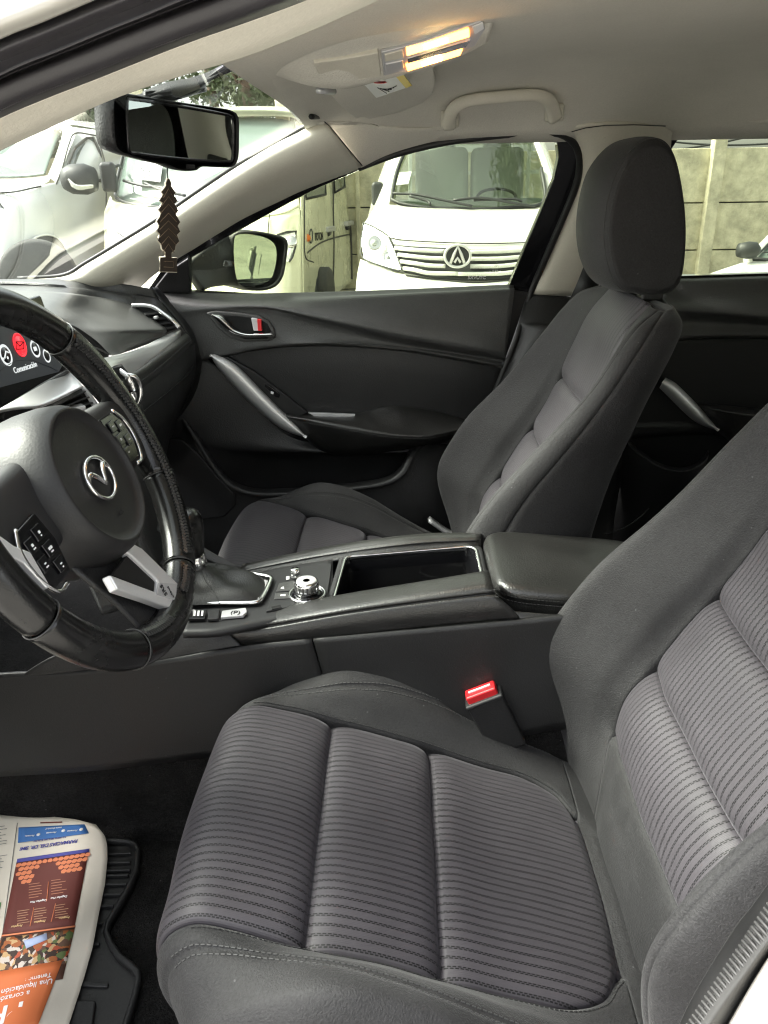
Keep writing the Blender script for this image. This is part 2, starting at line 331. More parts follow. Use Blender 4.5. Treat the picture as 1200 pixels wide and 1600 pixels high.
# ------------------------------------------------------------------ seats (one prototype, copied)
SEATY = -.37
def make_seat():
    root = empty('bucket_chair', (0, SEATY, .17)); ns = nt = 10
    def half(cols):   # cols: list of arrays (rows,3) with eta<=0 side first, last is centre
        A = np.array(cols); B = A[:-1][::-1].copy(); B[:, :, 1] *= -1
        return np.concatenate([A, B]).transpose(1, 0, 2)
    # ---- cushion: rows run from under the nose to the back
    S = np.array([(-.322, .33), (-.362, .375), (-.388, .43), (-.381, .484), (-.345, .511), (-.297, .503), (-.233, .480), (-.164, .459), (-.097, .434), (-.037, .410), (.030, .388), (.075, .372), (.105, .360), (.150, .345), (.20, .33)])
    C = np.array([(-.285, .33), (-.315, .365), (-.335, .405), (-.338, .440), (-.326, .468), (-.288, .497), (-.221, .521), (-.165, .514), (-.108, .489), (-.031, .440), (.028, .404), (.07, .38), (.10, .362), (.148, .335), (.20, .31)])
    W = np.array([.168, .17, .172, .172, .172, .172, .171, .171, .171, .170, .168, .150, .115, .115, .115])
    K = len(S); one = np.ones(K)
    def colm(eta, X, Z): return np.stack([X, eta*one, Z], 1)
    lx = lambda a: C[:, 0]*(1-a)+S[:, 0]*a
    lz = lambda a: C[:, 1]*(1-a)+S[:, 1]*a
    bz = np.minimum(C[:, 1]-.03, .40-.04*np.clip((S[:, 0]+.1)/.3, 0, 1)*0)
    cols = [colm(-.245, C[:, 0]+.004, np.minimum(C[:, 1]-.02, .36)), colm(-.268, C[:, 0], C[:, 1]-.075), colm(-.270, C[:, 0], C[:, 1]-.030), colm(-.2545, C[:, 0], C[:, 1]-.003), colm(-.236, lx(.1), lz(.08)+.003),
            colm(-.205, lx(.5), lz(.5)+.006), colm(-W, S[:, 0], S[:, 1]), colm(-W*.62, S[:, 0]-.004*(S[:, 0] < -.33), S[:, 1]+.008), colm(0, S[:, 0]-.008*(S[:, 0] < -.33), S[:, 1]+.010)]
    G = crs(crs(half(cols), ns, axis=0), nt, axis=1)
    nc = 6*nt; lastc = G.shape[1]-1-nc; rend = 12*ns
    nrm = np.cross(np.gradient(G, axis=0), np.gradient(G, axis=1)); nrm /= np.linalg.norm(nrm, axis=2)[..., None]+1e-9
    if nrm[6*ns, G.shape[1]//2, 2] < 0: nrm = -nrm
    # grooves and seams press into the foam
    disp = np.zeros(G.shape[:2])
    arcl = np.r_[0, np.cumsum(np.linalg.norm(np.diff(G[:, G.shape[1]//2], axis=0), axis=1))]
    g1, g2 = arcl[6*ns], arcl[8*ns]
    colj = np.arange(G.shape[1]); inpan = ((colj >= nc) & (colj <= lastc)).astype(float)
    for g in (g1, g2):
        d = np.abs(arcl-g); disp -= np.outer(.0075*np.exp(-(d/.016)**2)+.005*np.exp(-(d/.004)**2), inpan)
    for jc in (nc, lastc):
        d = np.linalg.norm(G-G[:, jc:jc+1], axis=2); disp[:rend] -= (.004*np.exp(-(d/.009)**2)+.003*np.exp(-(d/.003)**2))[:rend]
    d = np.abs(arcl-arcl[rend]); disp -= np.outer(.006*np.exp(-(d/.009)**2), inpan)
    last_ = G.shape[1]-1
    jv = np.interp(np.arange(G.shape[0])/ns, [0, 3, 4, 5, 6, 7, 8.5, 14], [5.0, 5.3, 5.35, 5.2, 4.85, 4.6, 4.4, 4.3])*nt; ri = np.arange(G.shape[0])
    def colat(A, jj):
        j0 = np.floor(jj).astype(int); f = (jj-j0)[:, None]; return A[ri, j0]*(1-f)+A[ri, np.minimum(j0+1, A.shape[1]-1)]*f
    for jj in (jv, G.shape[1]-1-jv):
        d = np.linalg.norm(G-colat(G, jj)[:, None], axis=2); disp -= .003*np.exp(-(d/.0032)**2)
    for jj in (ri*0+1.35*nt, last_-1.35*nt+ri*0):
        d = np.linalg.norm(G-colat(G, jj)[:, None], axis=2); disp -= .006*np.exp(-(d/.006)**2)
    # slight unevenness of used foam
    xx, yy = G[..., 0], G[..., 1]
    disp += .0012*np.sin(xx*31+yy*17)*np.sin(yy*27-xx*9+1)+.0003*np.sin(xx*83+2)*np.sin(yy*61)
    U0 = G[..., 1].copy(); G = G+nrm*disp[..., None]; G[..., 1] += SEATY
    UV = np.stack([np.repeat(arcl[:, None], G.shape[1], 1), U0], 2)
    def sub(name, i0, i1, j0, j1, mat, GG, UU, **k): return grid(name, GG[i0:i1+1, j0:j1+1], mat, root, uv=UU[i0:i1+1, j0:j1+1], thick=.003, flip=True, **k)
    last = G.shape[1]-1
    for a, b in ((0, 6*ns), (6*ns, 8*ns), (8*ns, rend)): sub('cushion_panel', a, b, nc, lastc, M['stripe'], G, UV)
    sub('cushion_bolster', 0, rend, 0, nc, M['cloth'], G, UV); sub('cushion_bolster', 0, rend, lastc, last, M['cloth'], G, UV)
    sub('cushion_rear_band', rend, G.shape[0]-1, 0, last, M['cloth'], G, UV)
    for jc, dj in ((nc, -1), (lastc, 1)):
        stitches('seam_stitching', G[4*ns:rend, jc+dj]+nrm[4*ns:rend, jc]*.0006, M['thread_dark'], root)
    for sgn in (0, 1):
        for dj in (-1.3, 1.3):
            jj = jv+dj if sgn == 0 else last-jv+dj
            stitches('bolster_stitching', colat(G, jj)[int(3.4*ns):int(12.5*ns)], M['thread'], root, pitch=.0058, up=colat(nrm, jj)[int(3.4*ns):int(12.5*ns)], w=.0010)
    # ---- backrest
    B = np.array([(.122, .325), (.098, .41), (.072, .50), (.068, .56), (.090, .615), (.133, .682), (.190, .747), (.243, .810), (.285, .866), (.318, .915), (.350, .952), (.392, .972)])
    T = np.array([(.128, .325), (.138, .395), (.152, .465), (.163, .522), (.191, .570), (.222, .627), (.256, .681), (.284, .735), (.308, .795), (.330, .862), (.352, .925), (.392, .978)])
    Q = np.array([(.29, .34), (.295, .42), (.300, .50), (.305, .56), (.313, .62), (.331, .69), (.350, .755), (.370, .812), (.393, .87), (.412, .922), (.424, .955), (.420, .978)])
    W2 = np.array([.115, .135, .162, .165, .166, .165, .163, .160, .154, .143, .128, .115])
    E = np.array([.985, 1, 1, 1, .99, .97, .955, .945, .93, .90, .83, .66])
    one = np.ones(len(B))
    l = lambda A_, B_, a: A_*(1-a)+B_*a
    cols = [colm2 for colm2 in []]
    def cm(eta, A_, dx=0, dz=0): return np.stack([A_[:, 0]+dx, eta, A_[:, 1]+dz], 1)
    cols = [cm(-.205*E, Q), cm(-.238*E, l(Q, B, .08)), cm(-.262*E, l(Q, B, .35)), cm(-.270*E, l(Q, B, .7)), cm(-.264*E, l(Q, B, .92)), cm(-.246*E, B), cm(-np.maximum(.222*E, W2+.03*E), l(B, T, .30), -.002), cm(-np.maximum(.192*E, W2+.012), l(B, T, .68)),
            cm(-W2, T), cm(-W2*.6, T, -.006, .003), cm(0*one, T, -.008, .004)]
    G = crs(crs(half(cols), ns, axis=0), nt, axis=1)
    nc = 8*nt; last = G.shape[1]-1; lastc = last-nc; r0 = 2*ns
    nrm = np.cross(np.gradient(G, axis=0), np.gradient(G, axis=1)); nrm /= np.linalg.norm(nrm, axis=2)[..., None]+1e-9
    if nrm[6*ns, last//2, 0] > 0: nrm = -nrm
    arcl = np.r_[0, np.cumsum(np.linalg.norm(np.diff(G[:, last//2], axis=0), axis=1))]
    colj = np.arange(last+1); inpan = ((colj >= nc) & (colj <= lastc)).astype(float)
    disp = np.zeros(G.shape[:2]); rg = (4*ns, 6*ns, 8*ns)
    for g in rg:
        d = np.abs(arcl-arcl[g]); disp -= np.outer(.007*np.exp(-(d/.014)**2)+.005*np.exp(-(d/.004)**2), inpan)
    d = np.abs(arcl-arcl[r0]); disp -= np.outer(.006*np.exp(-(d/.007)**2), inpan)
    for jc in (nc, lastc):
        d = np.linalg.norm(G-G[:, jc:jc+1], axis=2); disp[r0:] -= (.004*np.exp(-(d/.009)**2)+.003*np.exp(-(d/.003)**2))[r0:]
    for jc in (int(4.7*nt), last-int(4.7*nt), int(3.2*nt), last-int(3.2*nt)):
        d = np.linalg.norm(G-G[:, jc:jc+1], axis=2); disp -= .0028*np.exp(-(d/.0035)**2)
    zz, yy = G[..., 2], G[..., 1]
    disp += .0018*np.sin(zz*29+yy*19)*np.sin(yy*25-zz*11+1)
    G = G+nrm*disp[..., None]; G[..., 1] += SEATY
    UV = np.stack([np.repeat(arcl[:, None], last+1, 1), G[..., 1]], 2)
    nr = G.shape[0]-1
    def subb(name, i0, i1, j0, j1, mat): return grid(name, G[i0:i1+1, j0:j1+1], mat, root, uv=UV[i0:i1+1, j0:j1+1], thick=.003, flip=False)
    for a, b in ((r0, 4*ns), (4*ns, 6*ns), (6*ns, 8*ns), (8*ns, nr)): subb('backrest_panel', a, b, nc, lastc, M['stripe'])
    j1, j2 = int(3.2*nt), last-int(3.2*nt)
    subb('backrest_lower_band', 0, r0, nc, lastc, M['cloth'])
    subb('backrest_bolster', 0, nr, j1, nc, M['cloth']); subb('backrest_bolster', 0, nr, lastc, j2, M['cloth'])
    subb('backrest_side', 0, nr, 0, j1, M['cloth']); subb('backrest_side', 0, nr, j2, last, M['cloth'])
    for jc, s_ in ((int(4.7*nt), 1), (last-int(4.7*nt), -1)):
        for o_ in (-2, 2): stitches('bolster_stitching', G[2:nr-2, jc+o_], M['thread'], root, pitch=.0058, up=nrm[2:nr-2, jc+o_], w=.0012)
    # back cover closing the rear, and top
    e1, e2 = G[:, 0], G[:, -1]; t = np.linspace(0, 1, 13)[None, :, None]
    GB = e1[:, None]*(1-t)+e2[:, None]*t; GB[..., 0] += (.018*np.sin(np.pi*t[..., 0]))
    grid('back_cover', GB, M['cloth'], root, thick=.004, uv=arcuv(GB))
    top = G[-1]; cen = top.mean(0); GT = np.stack([top*(1-a)+np.array([cen[0]+(top[:, 0]-cen[0])*(1-a)*1, top[:, 1], np.full(len(top), cen[2])]).T*a*1 if False else top*(1-a)+cen*a for a in np.linspace(0, .98, 6)]); GT[..., 2] += np.linspace(0, .006, 6)[:, None]
    grid('backrest_top', GT, M['cloth'], root, thick=0, uv=arcuv(GT))
    # ---- headrest: side profile lofted across
    prof = crs(np.array([(.378, .990), (.350, .998), (.330, 1.030), (.316, 1.085), (.318, 1.145), (.332, 1.192), (.357, 1.224), (.386, 1.229), (.411, 1.205), (.432, 1.150), (.446, 1.085), (.449, 1.020), (.436, .993), (.405, .986)]), 7, closed=True)
    pc = np.array([.385, 1.10]); et = np.array([-.122, -.121, -.117, -.108, -.09, -.06, -.03, 0, .03, .06, .09, .108, .117, .121, .122])*.86
    sc = np.array([.0004, .86, .93, .975, 1, 1.015, 1.02, 1.02, 1.02, 1.015, 1, .975, .93, .86, .0004])
    st = []
    for e_, s_ in zip(et, sc):
        p = pc+(prof-pc)*s_; fr = np.clip((pc[0]+.01-p[:, 0])/.07, 0, 1)
        p = p+np.stack([-.023*(1-(e_/.107)**2)*fr, 0*fr], 1)
        st.append(np.stack([p[:, 0], np.full(len(p), e_+SEATY), p[:, 1]], 1))
    HG = np.array(st); HG = crs(HG, 3, axis=0)
    grid('headrest', HG, M['cloth'], root, cv=True, uv=arcuv(HG), flip=True)
    for s_ in (1,-1):
        pp = np.stack([pc[0]+(prof[:,0]-pc[0])*.978, np.full(len(prof), SEATY+s_*.0945), pc[1]+(prof[:,1]-pc[1])*.978],1)
        fr = np.clip((pc[0]+.01-pp[:, 0])/.07, 0, 1); pp[:,0] -= .023*(1-(.0945/.107)**2)*fr
        stitches('headrest_seam', pp, M['thread_dark'], root, pitch=.004, ln=.0042, w=.0016, up=(0,-s_,0), lift=.0012)
    for s_ in (-1, 1):
        tube('headrest_post', [(.405, SEATY+s_*.075, .93), (.402, SEATY+s_*.075, 1.02)], .006, M['chrome'], root)
        box('post_guide', (.405, SEATY+s_*.075, .985), (.038, .034, .014), M['plastic'], root, bevel=.005)
    # ---- base: side shields, recliner cover, rails
    for s_ in (-1, 1):
        y = SEATY+s_*.245
        ngon('side_shield', [(-.275, y, .36), (-.31, y, .32), (-.30, y, .25), (.15, y, .23), (.26, y, .30), (.27, y, .40), (.16, y, .34), (0, y, .345)], M['plastic'], root, depth=.03, dirn=(0, -s_, 0), bevel=.006, smooth=True)
        box('seat_rail', (-.02, y-s_*.02, .195), (.62, .035, .04), M['satin'], root, bevel=.004)
        rx = np.array([(.045, y+s_*.03, .415), (.10, y+s_*.03, .375), (.17, y+s_*.02, .35)])
        sweep('recliner_bracket', crs(rx, 6), [(-.012, -.004), (.012, -.004), (.012, .004), (-.012, .004)], M['satin'], root, up=(0, 0, 1))
    box('seat_pan', (-.05, SEATY, .30), (.46, .44, .08), M['plastic'], root, bevel=.01)
    return root
def copy_tree(o, parent=None):
    c = o.copy(); col.objects.link(c); c.parent = parent
    for ch in list(o.children): copy_tree(ch, c)
    return c
driver = make_seat()
SEATG = 'front cloth seats of the car'
tag(driver, "driver's seat nearest the viewer, grey ribbed cloth cushion filling the lower right", 'car seat', SEATG)
passenger = copy_tree(driver); passenger.location = (-.115, .37, .17)
tag(passenger, 'front passenger seat beyond the centre console with its whole headrest showing', 'car seat', SEATG)

# ------------------------------------------------------------------ cabin shell of the car
def sp(u, v, off=0):
    """point on the leaning side of the cabin (pillars, window glass), off metres inboard"""
    d = CF+CR*(u-600)/FPX-CU*(v-800)/FPX; n = np.array([0, 1, .52]); k = .80-off+.52*.945
    return CAM+d*((k-n@CAM)/(n@d))
def S(u, v, off=0): return ('p', *sp(u, v, off))
def SL(L, off=0): return np.array([sp(u, v, off) for u, v in L])
cabin = empty('car_cabin', (.1, 0, .2), "white car's cabin shell with beige headliner, pillars and windscreen around the front seats", 'car')
# headliner
def hz(x, y):
    zc = 1.285+.082*np.clip((x+.32)/.45, 0, 1)**.6-.25*np.clip(x-.9, 0, 1)**2*.6
    e = np.abs(y)/.62
    return np.where(np.asarray(y) > 0, zc-(zc-1.247)*e**5, zc-(zc-1.292)*e**5)
xs = np.r_[np.linspace(-.31, .3, 24), np.linspace(.35, 1.7, 20)]; ys = np.linspace(-.66, .62, 49)
HG = np.array([[(x-.012*max(0, 1-(y/.62)**2)*max(0, 1-i/6), y, hz(x, y)) for y in ys] for i, x in enumerate(xs)])
grid('headliner', HG, M['headliner'], cabin, thick=-.012, uv=arcuv(HG))
grid('roof_skin', HG+np.array([.05, 0, .05]), M['trim'], cabin, thick=-.01)
# side trim between headliner edge and window tops, passenger side
patch('roof_rail_trim', [[('p', -.29, .50, 1.268), ('p', -.1, .575, 1.27), ('p', .1, .59, 1.275), ('p', .4, .59, 1.278), ('p', .9, .59, 1.27), ('p', 1.6, .58, 1.22)],
    [S(500, 187, .10), S(620, 205, .075), S(720, 195, .06), S(860, 186, .055), S(1050, 188, .055), S(1400, 188, .06)],
    [S(560, 256, .05), S(618, 234, .045), S(700, 216, .04), S(840, 200, .035), S(1050, 195, .035), S(1400, 196, .035)],
    [S(565, 265, .03), S(620, 242, .03), S(700, 223, .03), S(840, 206, .02), S(1050, 202, .02), S(1400, 203, .02)]], M['headliner'], cabin, thick=.006)
# passenger A pillar
au = [(30, 437), (100, 432), (135, 413), (190, 380), (250, 343), (312, 300), (375, 258), (430, 225), (470, 205), (503, 186)]
al = [(170, 474), (215, 452), (238, 432), (270, 409), (300, 391), (340, 366), (380, 342), (430, 318), (480, 295), (566, 263)]
patch('a_pillar_trim', [[S(u, v, .115) for u, v in au], [S(u*.8+a*.2, v*.8+b*.2, .135) for (u, v), (a, b) in zip(au, al)], [S(u*.45+a*.55, v*.45+b*.55, .125) for (u, v), (a, b) in zip(au, al)],
    [S(u*.12+a*.88, v*.12+b*.88, .07) for (u, v), (a, b) in zip(au, al)], [S(a, b, .035) for a, b in al]], M['trim'], cabin, thick=.006, nu=6)
hy = np.linspace(.50, -.60, 40)
sweep('windshield_seal', np.array([(-.313-.012*max(0, 1-(y/.62)**2), y, float(hz(-.31, y))-.001) for y in hy]), circ(.0055, 8), M['rubber'], cabin)
tube('pillar_joint', SL([(503, 187), (515, 197), (540, 228), (566, 259)], .128), .0011, M['plastic'], cabin, n=6)
sweep('windshield_seal', line([S(u-2, v-2, .108) for u, v in au]+[('p', -.29, .42, 1.276)], 60), circ(.0045, 8), M['rubber'], cabin)
patch('windshield_frit', [[S(u, v, .10) for u, v in au[1:]], [S(u-14, v-9, .095) for u, v in au[1:]]], M['gloss'], cabin, thick=.002) if False else None
# driver side A pillar and roof rail seen close from outside
lo = [(-260, 372), (-120, 298), (0, 236), (92, 193), (185, 152), (290, 117), (375, 92), (440, 68), (520, 34), (600, -4), (680, -50)]
mi = [(-260, 312), (-120, 244), (0, 185), (75, 153), (150, 124), (225, 94), (300, 65), (400, 30), (490, -4), (570, -40), (650, -80)]
wi = [(-260, 180), (-120, 122), (0, 62), (60, 38), (105, 19), (150, 0), (200, -20), (270, -50), (350, -80), (430, -120), (520, -160)]
L2 = lambda a, b, t: [(p[0]*(1-t)+q[0]*t, p[1]*(1-t)+q[1]*t) for p, q in zip(a, b)]
YY = lambda L, y: [(u, v, y) for u, v in L]
patch('near_pillar_trim', [YY(lo, -.600), YY(L2(lo, mi, .25), -.618), YY(L2(lo, mi, .7), -.632), YY(mi, -.640)], M['trim'], cabin, thick=.008)
patch('door_seal', [YY(mi, -.645), YY(L2(mi, wi, .12), -.668), YY(L2(mi, wi, .40), -.674), YY(L2(mi, wi, .52), -.668), YY(L2(mi, wi, .66), -.69), YY(L2(mi, wi, .85), -.705), YY(wi, -.70)], M['seal_dark'], cabin, thick=.01)
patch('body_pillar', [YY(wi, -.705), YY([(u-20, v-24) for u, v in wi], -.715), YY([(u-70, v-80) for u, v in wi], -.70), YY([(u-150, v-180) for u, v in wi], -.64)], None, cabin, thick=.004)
# windshield: sheet between the pillars, base ahead of the dash
pb, pt = sp(60, 434, .105), sp(500, 186, .11)
rows = []
for t in np.linspace(-.05, 1.0, 9):
    p = pb*(1-t)+pt*t
    rows.append([('p', p[0]-.16*(1-(y)**2)*(1-.6*t), p[1]*y, p[2]+.012*(1-y*y)) for y in np.linspace(-1, 1, 9)])
patch('windshield', rows, M['windshield'], cabin, thick=0, nu=2, nv=3)
# B pillar
patch('b_pillar_trim', [[S(880, 200, .045), S(930, 192, .06), S(990, 192, .06), S(1052, 200, .045)], [S(900, 225, .035), S(935, 232, .06), S(990, 232, .06), S(1048, 232, .04)],
    [S(898, 290, .03), S(925, 300, .055), S(980, 305, .055), S(1045, 310, .035)], [S(865, 375, .03), S(893, 380, .05), S(950, 385, .05), S(1040, 390, .03)],
    [S(828, 459, .03), S(850, 461, .045), S(905, 463, .045), S(1040, 465, .03)]], M['trim'], cabin, thick=.006)
tube('pillar_joint', SL([(893, 206), (915, 200), (945, 196), (990, 195), (1040, 197)], .063), .001, M['plastic'], cabin, n=6)
patch('b_pillar_lower_cover', [[S(826, 459, .03), S(860, 461, .045), S(920, 464, .04), S(1070, 468, .02)], [(812, 500, .745), (850, 502, .73), (930, 505, .73), (1060, 510, .75)], [(806, 522, .745), (845, 520, .70), (930, 520, .70), (1050, 525, .75)],
    [(770, 610, .74), (800, 615, .70), (900, 620, .70), (1000, 640, .75)], [(700, 780, .74), (740, 790, .70), (850, 800, .70), (960, 810, .75)], [(650, 900, .74), (700, 910, .70), (850, 920, .70), (960, 930, .75)]], M['plastic_low'], cabin, thick=.006)
lathe('belt_height_knob', sp(913, 347, .055), (0, -1, -.2), [(.012, 0), (.012, .01), (.009, .014), (.001, .015)], M['trim'], cabin, n=20)
patch('door_aperture_edge', [[(798, 452, .79), (815, 455, .79), (840, 458, .79)], [(760, 560, .79), (785, 560, .79), (830, 560, .79)], [(690, 700, .79), (730, 700, .79), (800, 700, .79)], [(620, 900, .79), (660, 900, .79), (760, 900, .79)]], M['plastic_low'], cabin)
# rubber door aperture seal, passenger front opening
q = [(560, 262), (620, 240), (700, 221), (790, 210), (845, 206), (880, 211), (900, 228), (906, 255), (900, 290), (880, 340), (852, 405), (828, 462)]
sweep('aperture_seal', np.concatenate([SL(q, .03), PL([(806, 530, .735), (775, 610, .735), (742, 690, .735), (700, 800, .735)])]) if False else arc(crs(np.concatenate([SL(q, .035), PL([(806, 530, .735), (775, 610, .735), (742, 690, .735), (700, 800, .735)])]), 8), 110), circ(.0075, 10), M['rubber'], cabin)
# floor and sides
FZ = .235
g = lambda x0, x1, y0, y1, z, n=2: np.array([[(x, y, z) for y in np.linspace(y0, y1, n)] for x in np.linspace(x0, x1, n)])
fl = grid('floor', np.array([[(x, y, FZ+(.10 if False else 0)) for y in np.linspace(-.78, .78, 40)] for x in np.linspace(-1.2, 1.9, 60)]), M['carpet'], None, thick=0)
tag(fl, 'dark carpet on the cabin floor', None, None, 'structure')
patch('tunnel_carpet', [[('p', -1.1, -.135, .40), ('p', -.4, -.135, .42), ('p', .3, -.135, .42)], [('p', -1.1, -.147, .34), ('p', -.4, -.147, .36), ('p', .3, -.147, .37)],
    [('p', -1.1, -.150, .28), ('p', -.4, -.150, .28), ('p', .3, -.150, .28)], [('p', -1.1, -.156, .242), ('p', -.4, -.156, .242), ('p', .3, -.156, .242)], [('p', -1.1, -.18, .2365), ('p', -.4, -.18, .2365), ('p', .3, -.18, .2365)]], M['carpet'], cabin, thick=.004)
box('firewall', (-1.2, 0, .55), (.03, 1.5, .8), M['carpet'], cabin)
patch('sill_trim', [[('p', -1.0, -.66, .30), ('p', 0, -.68, .30), ('p', .4, -.68, .30)], [('p', -1.0, -.70, .34), ('p', 0, -.71, .33), ('p', .4, -.71, .33)], [('p', -1.0, -.76, .33), ('p', 0, -.77, .32), ('p', .4, -.77, .32)]], M['plastic_low'], cabin)
# rear of the cabin (seen in the mirror)
box('rear_shelf', (1.55, 0, .93), (.5, 1.35, .03), M['plastic'], cabin)
for s_ in (-1, 1):
    ngon('c_pillar', [(1.15, s_*.62, 1.24), (1.75, s_*.60, 1.22), (1.9, s_*.70, .95), (1.45, s_*.74, .95)], M['trim'], cabin, depth=.03)
ngon('rear_windshield', [(1.72, -.58, 1.24), (1.72, .58, 1.24), (2.15, .62, .96), (2.15, -.62, .96)], M['glass'], cabin, depth=.004)
ngon('near_b_pillar_upper', [(.30, -.66, 1.24), (.42, -.66, 1.24), (.50, -.76, .93), (.36, -.76, .93)], M['trim'], cabin, depth=.05)
box('near_rear_door_panel', (.93, -.76, .60), (1.0, .05, .72), M['plastic'], cabin)
ngon('near_rear_window', [(.44, -.655, 1.23), (1.15, -.64, 1.23), (1.4, -.765, .95), (.51, -.765, .95)], M['glass'], cabin, depth=.004)
# near B pillar strip at the lower right corner
M['seal_grey'] = grain('grey_ribbed_seal', (.055, .055, .053), .6, 500, .3, .0005, .12, 20)
patch('near_b_pillar_seal', [[(1262, 1345, -.735), (1200, 1433, -.735), (1158, 1487, -.735), (1083, 1602, -.735), (1030, 1700, -.735)], [(1275, 1360, -.75), (1212, 1450, -.75), (1175, 1503, -.75), (1105, 1602, -.75), (1055, 1700, -.75)], [(1290, 1385, -.745), (1225, 1468, -.745), (1198, 1494, -.745), (1134, 1602, -.745), (1085, 1700, -.745)]], M['seal_grey'], cabin, thick=.02)
rb_ = MB()
for k in range(34):
    t = k/33; a, b = P3((1232-t*160, 1372+t*240*1.0, -.739)), P3((1246-t*160, 1388+t*240, -.747)); d = b-a; L0 = np.linalg.norm(d); d /= L0; rb_.box((a+b)/2, (L0*1.6, .0016, .0018), (d, np.cross(d, (0, 0, 1)), (0, 0, 1)))
rb_.build('seal_rib', M['seal_grey'], cabin)
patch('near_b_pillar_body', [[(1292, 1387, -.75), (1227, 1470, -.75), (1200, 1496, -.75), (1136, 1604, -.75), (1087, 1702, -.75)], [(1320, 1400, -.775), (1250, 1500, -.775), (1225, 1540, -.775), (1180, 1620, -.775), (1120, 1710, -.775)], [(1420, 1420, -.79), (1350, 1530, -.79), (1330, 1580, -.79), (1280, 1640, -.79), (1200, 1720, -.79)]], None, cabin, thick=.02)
# overhead console with reading lamps
oc, G0 = patch('overhead_console', [[(372, 60, -.10), (480, 52, -.13), (590, 38, -.13), (690, 2, -.13), (790, -40, -.12)], [(374, 76, -.07), (480, 80, -.085), (592, 64, -.085), (700, 32, -.085), (790, -8, -.08)],
    [(376, 88, -.05), (482, 96, -.06), (594, 80, -.06), (700, 50, -.06), (775, 20, -.05)], [(385, 95, -.02), (492, 120, -.03), (597, 106, -.03), (700, 78, -.03), (768, 48, -.03)],
    [(400, 108, .01), (502, 136, .0), (600, 123, .0), (700, 96, .0), (762, 66, .01)], [(410, 112, .045), (520, 139, .045), (602, 124, .045), (700, 94, .05), (758, 62, .05)]], M['headliner'], cabin, thick=.006)
def OP(L, lift): return PL([(u, v, -.05-.0+(v-(96-(u-482)*.25 if u < 700 else 40))*.0009-lift) for u, v in L])
def OPL(L, lift=.004):
    lift = lift+.011
    o = []
    for u, v in L:
        ve = np.interp(u, [376, 482, 594, 700, 775], [88, 96, 80, 50, 20]); w = np.interp(u, [376, 482, 594, 700, 775], [14, 30, 40, 44, 44])
        o.append((u, v, -.055+.052*(v-ve)/w-lift))
    return PL(o)
ngon('sunglasses_box_lid', OPL([(490, 99), (540, 92), (591, 83), (596, 120), (550, 127), (510, 132), (497, 118)], .006), M['satin'] if False else M['trim'], cabin, depth=.006, bevel=.0015)
ngon('lamp_bezel', OPL([(596, 82), (660, 66), (752, 33), (758, 46), (742, 72), (700, 92), (600, 119)], .004), M['satin'], cabin, depth=.004, bevel=.001)
lampm = emis('lamp_glow', (1, .30, .035), 2.6); lampw = emis('lamp_core', (1, .72, .28), 9)
for Lp in ([(635, 76), (733, 47), (734, 58), (636, 88)], [(634, 102), (723, 78), (719, 87), (637, 112)]):
    l_ = ngon('lamp_lens', OPL(Lp, .0075), lampm, cabin, depth=.004, bevel=.001)
    ax = OPL(Lp, .009); a, b = (ax[0]*.5+ax[3]*.5), (ax[1]*.5+ax[2]*.5)
    tube('lamp_bulb', [a*.72+b*.28+np.array([0, 0, 0]), a*.35+b*.65], .0022, lampw, l_)
ngon('lamp_switch', OPL([(601, 86), (630, 79), (631, 91), (602, 97)], .0075), M['trim'], cabin, depth=.003, bevel=.001)
ngon('lamp_switch', OPL([(602, 101), (630, 95), (631, 107), (603, 114)], .0075), M['satin'], cabin, depth=.003, bevel=.001)
ngon('lamp_trim_bar', OPL([(637, 92), (735, 63), (728, 74), (638, 99)], .007), M['chrome'], cabin, depth=.002)
ngon('map_lens', OPL([(738, 43), (755, 36), (756, 45), (742, 54)], .0065), M['white'], cabin, depth=.002)
# grab handle
gh = line([(702, 196, .52), (703, 184, .50), (712, 167, .475), (735, 157, .465), (780, 152, .462), (820, 149, .465), (845, 151, .475), (860, 161, .49), (867, 184, .52)], 44)
w_ = np.interp(np.linspace(0, 1, 44), [0, .12, .3, .7, .88, 1], [1.25, 1.15, .95, .95, 1.15, 1.3])
sweep('grab_handle', gh, [(x*.0105, y*.0085) for x, y in [(math.copysign(abs(math.cos(a))**.7, math.cos(a)), math.copysign(abs(math.sin(a))**.7, math.sin(a))) for a in np.linspace(0, 2*math.pi, 17)[:-1]]], M['trim'], cabin, up=(0, -1, 0), scale=w_)
for u, v in ((703, 186), (866, 176)): box('handle_mount', P3((u, v, .53)), (.034, .02, .03), M['trim'], cabin, bevel=.005)

# ------------------------------------------------------------------ sun visor
vis = empty('sun_visor', tuple(at(590, 160, Z=1.285)), 'grey fabric sun visor with a warning sticker, folded up beside the overhead console', 'sun visor')
ngon('visor_flap', PL([(508, 140, .12), (524, 158, .24), (545, 178, .42), (556, 186, .47), (568, 183, .46), (577, 187, .48), (625, 176, .44), (662, 161, .38), (677, 146, .32), (680, 132, .25), (676, 108, .14), (670, 92, .08), (600, 112, .08)]), M['headliner'], vis, depth=.012, dirn=(0, 0, 1), bevel=.003, smooth=True)
tube('visor_hinge', [at(497, 141, Y=.06), at(522, 143, Y=.10)], .004, M['satin'], vis)
zl = at(606, 134, Y=.125)[2]
lab = ngon('warning_sticker', PL([(568, 131, 'Z', zl), (629, 115, 'Z', zl), (644, 134, 'Z', zl), (588, 153, 'Z', zl)]), M['white'], vis, depth=.0005)
ngon('yellow_print', PL([(617, 118, 'Z', zl-.0006), (629, 115, 'Z', zl-.0006), (644, 134, 'Z', zl-.0006), (634, 138, 'Z', zl-.0006)]), base('yellow_ink', (.75, .55, .05), .5)[0], lab, depth=.0003)
rc = at(594, 129, Z=zl-.0008)
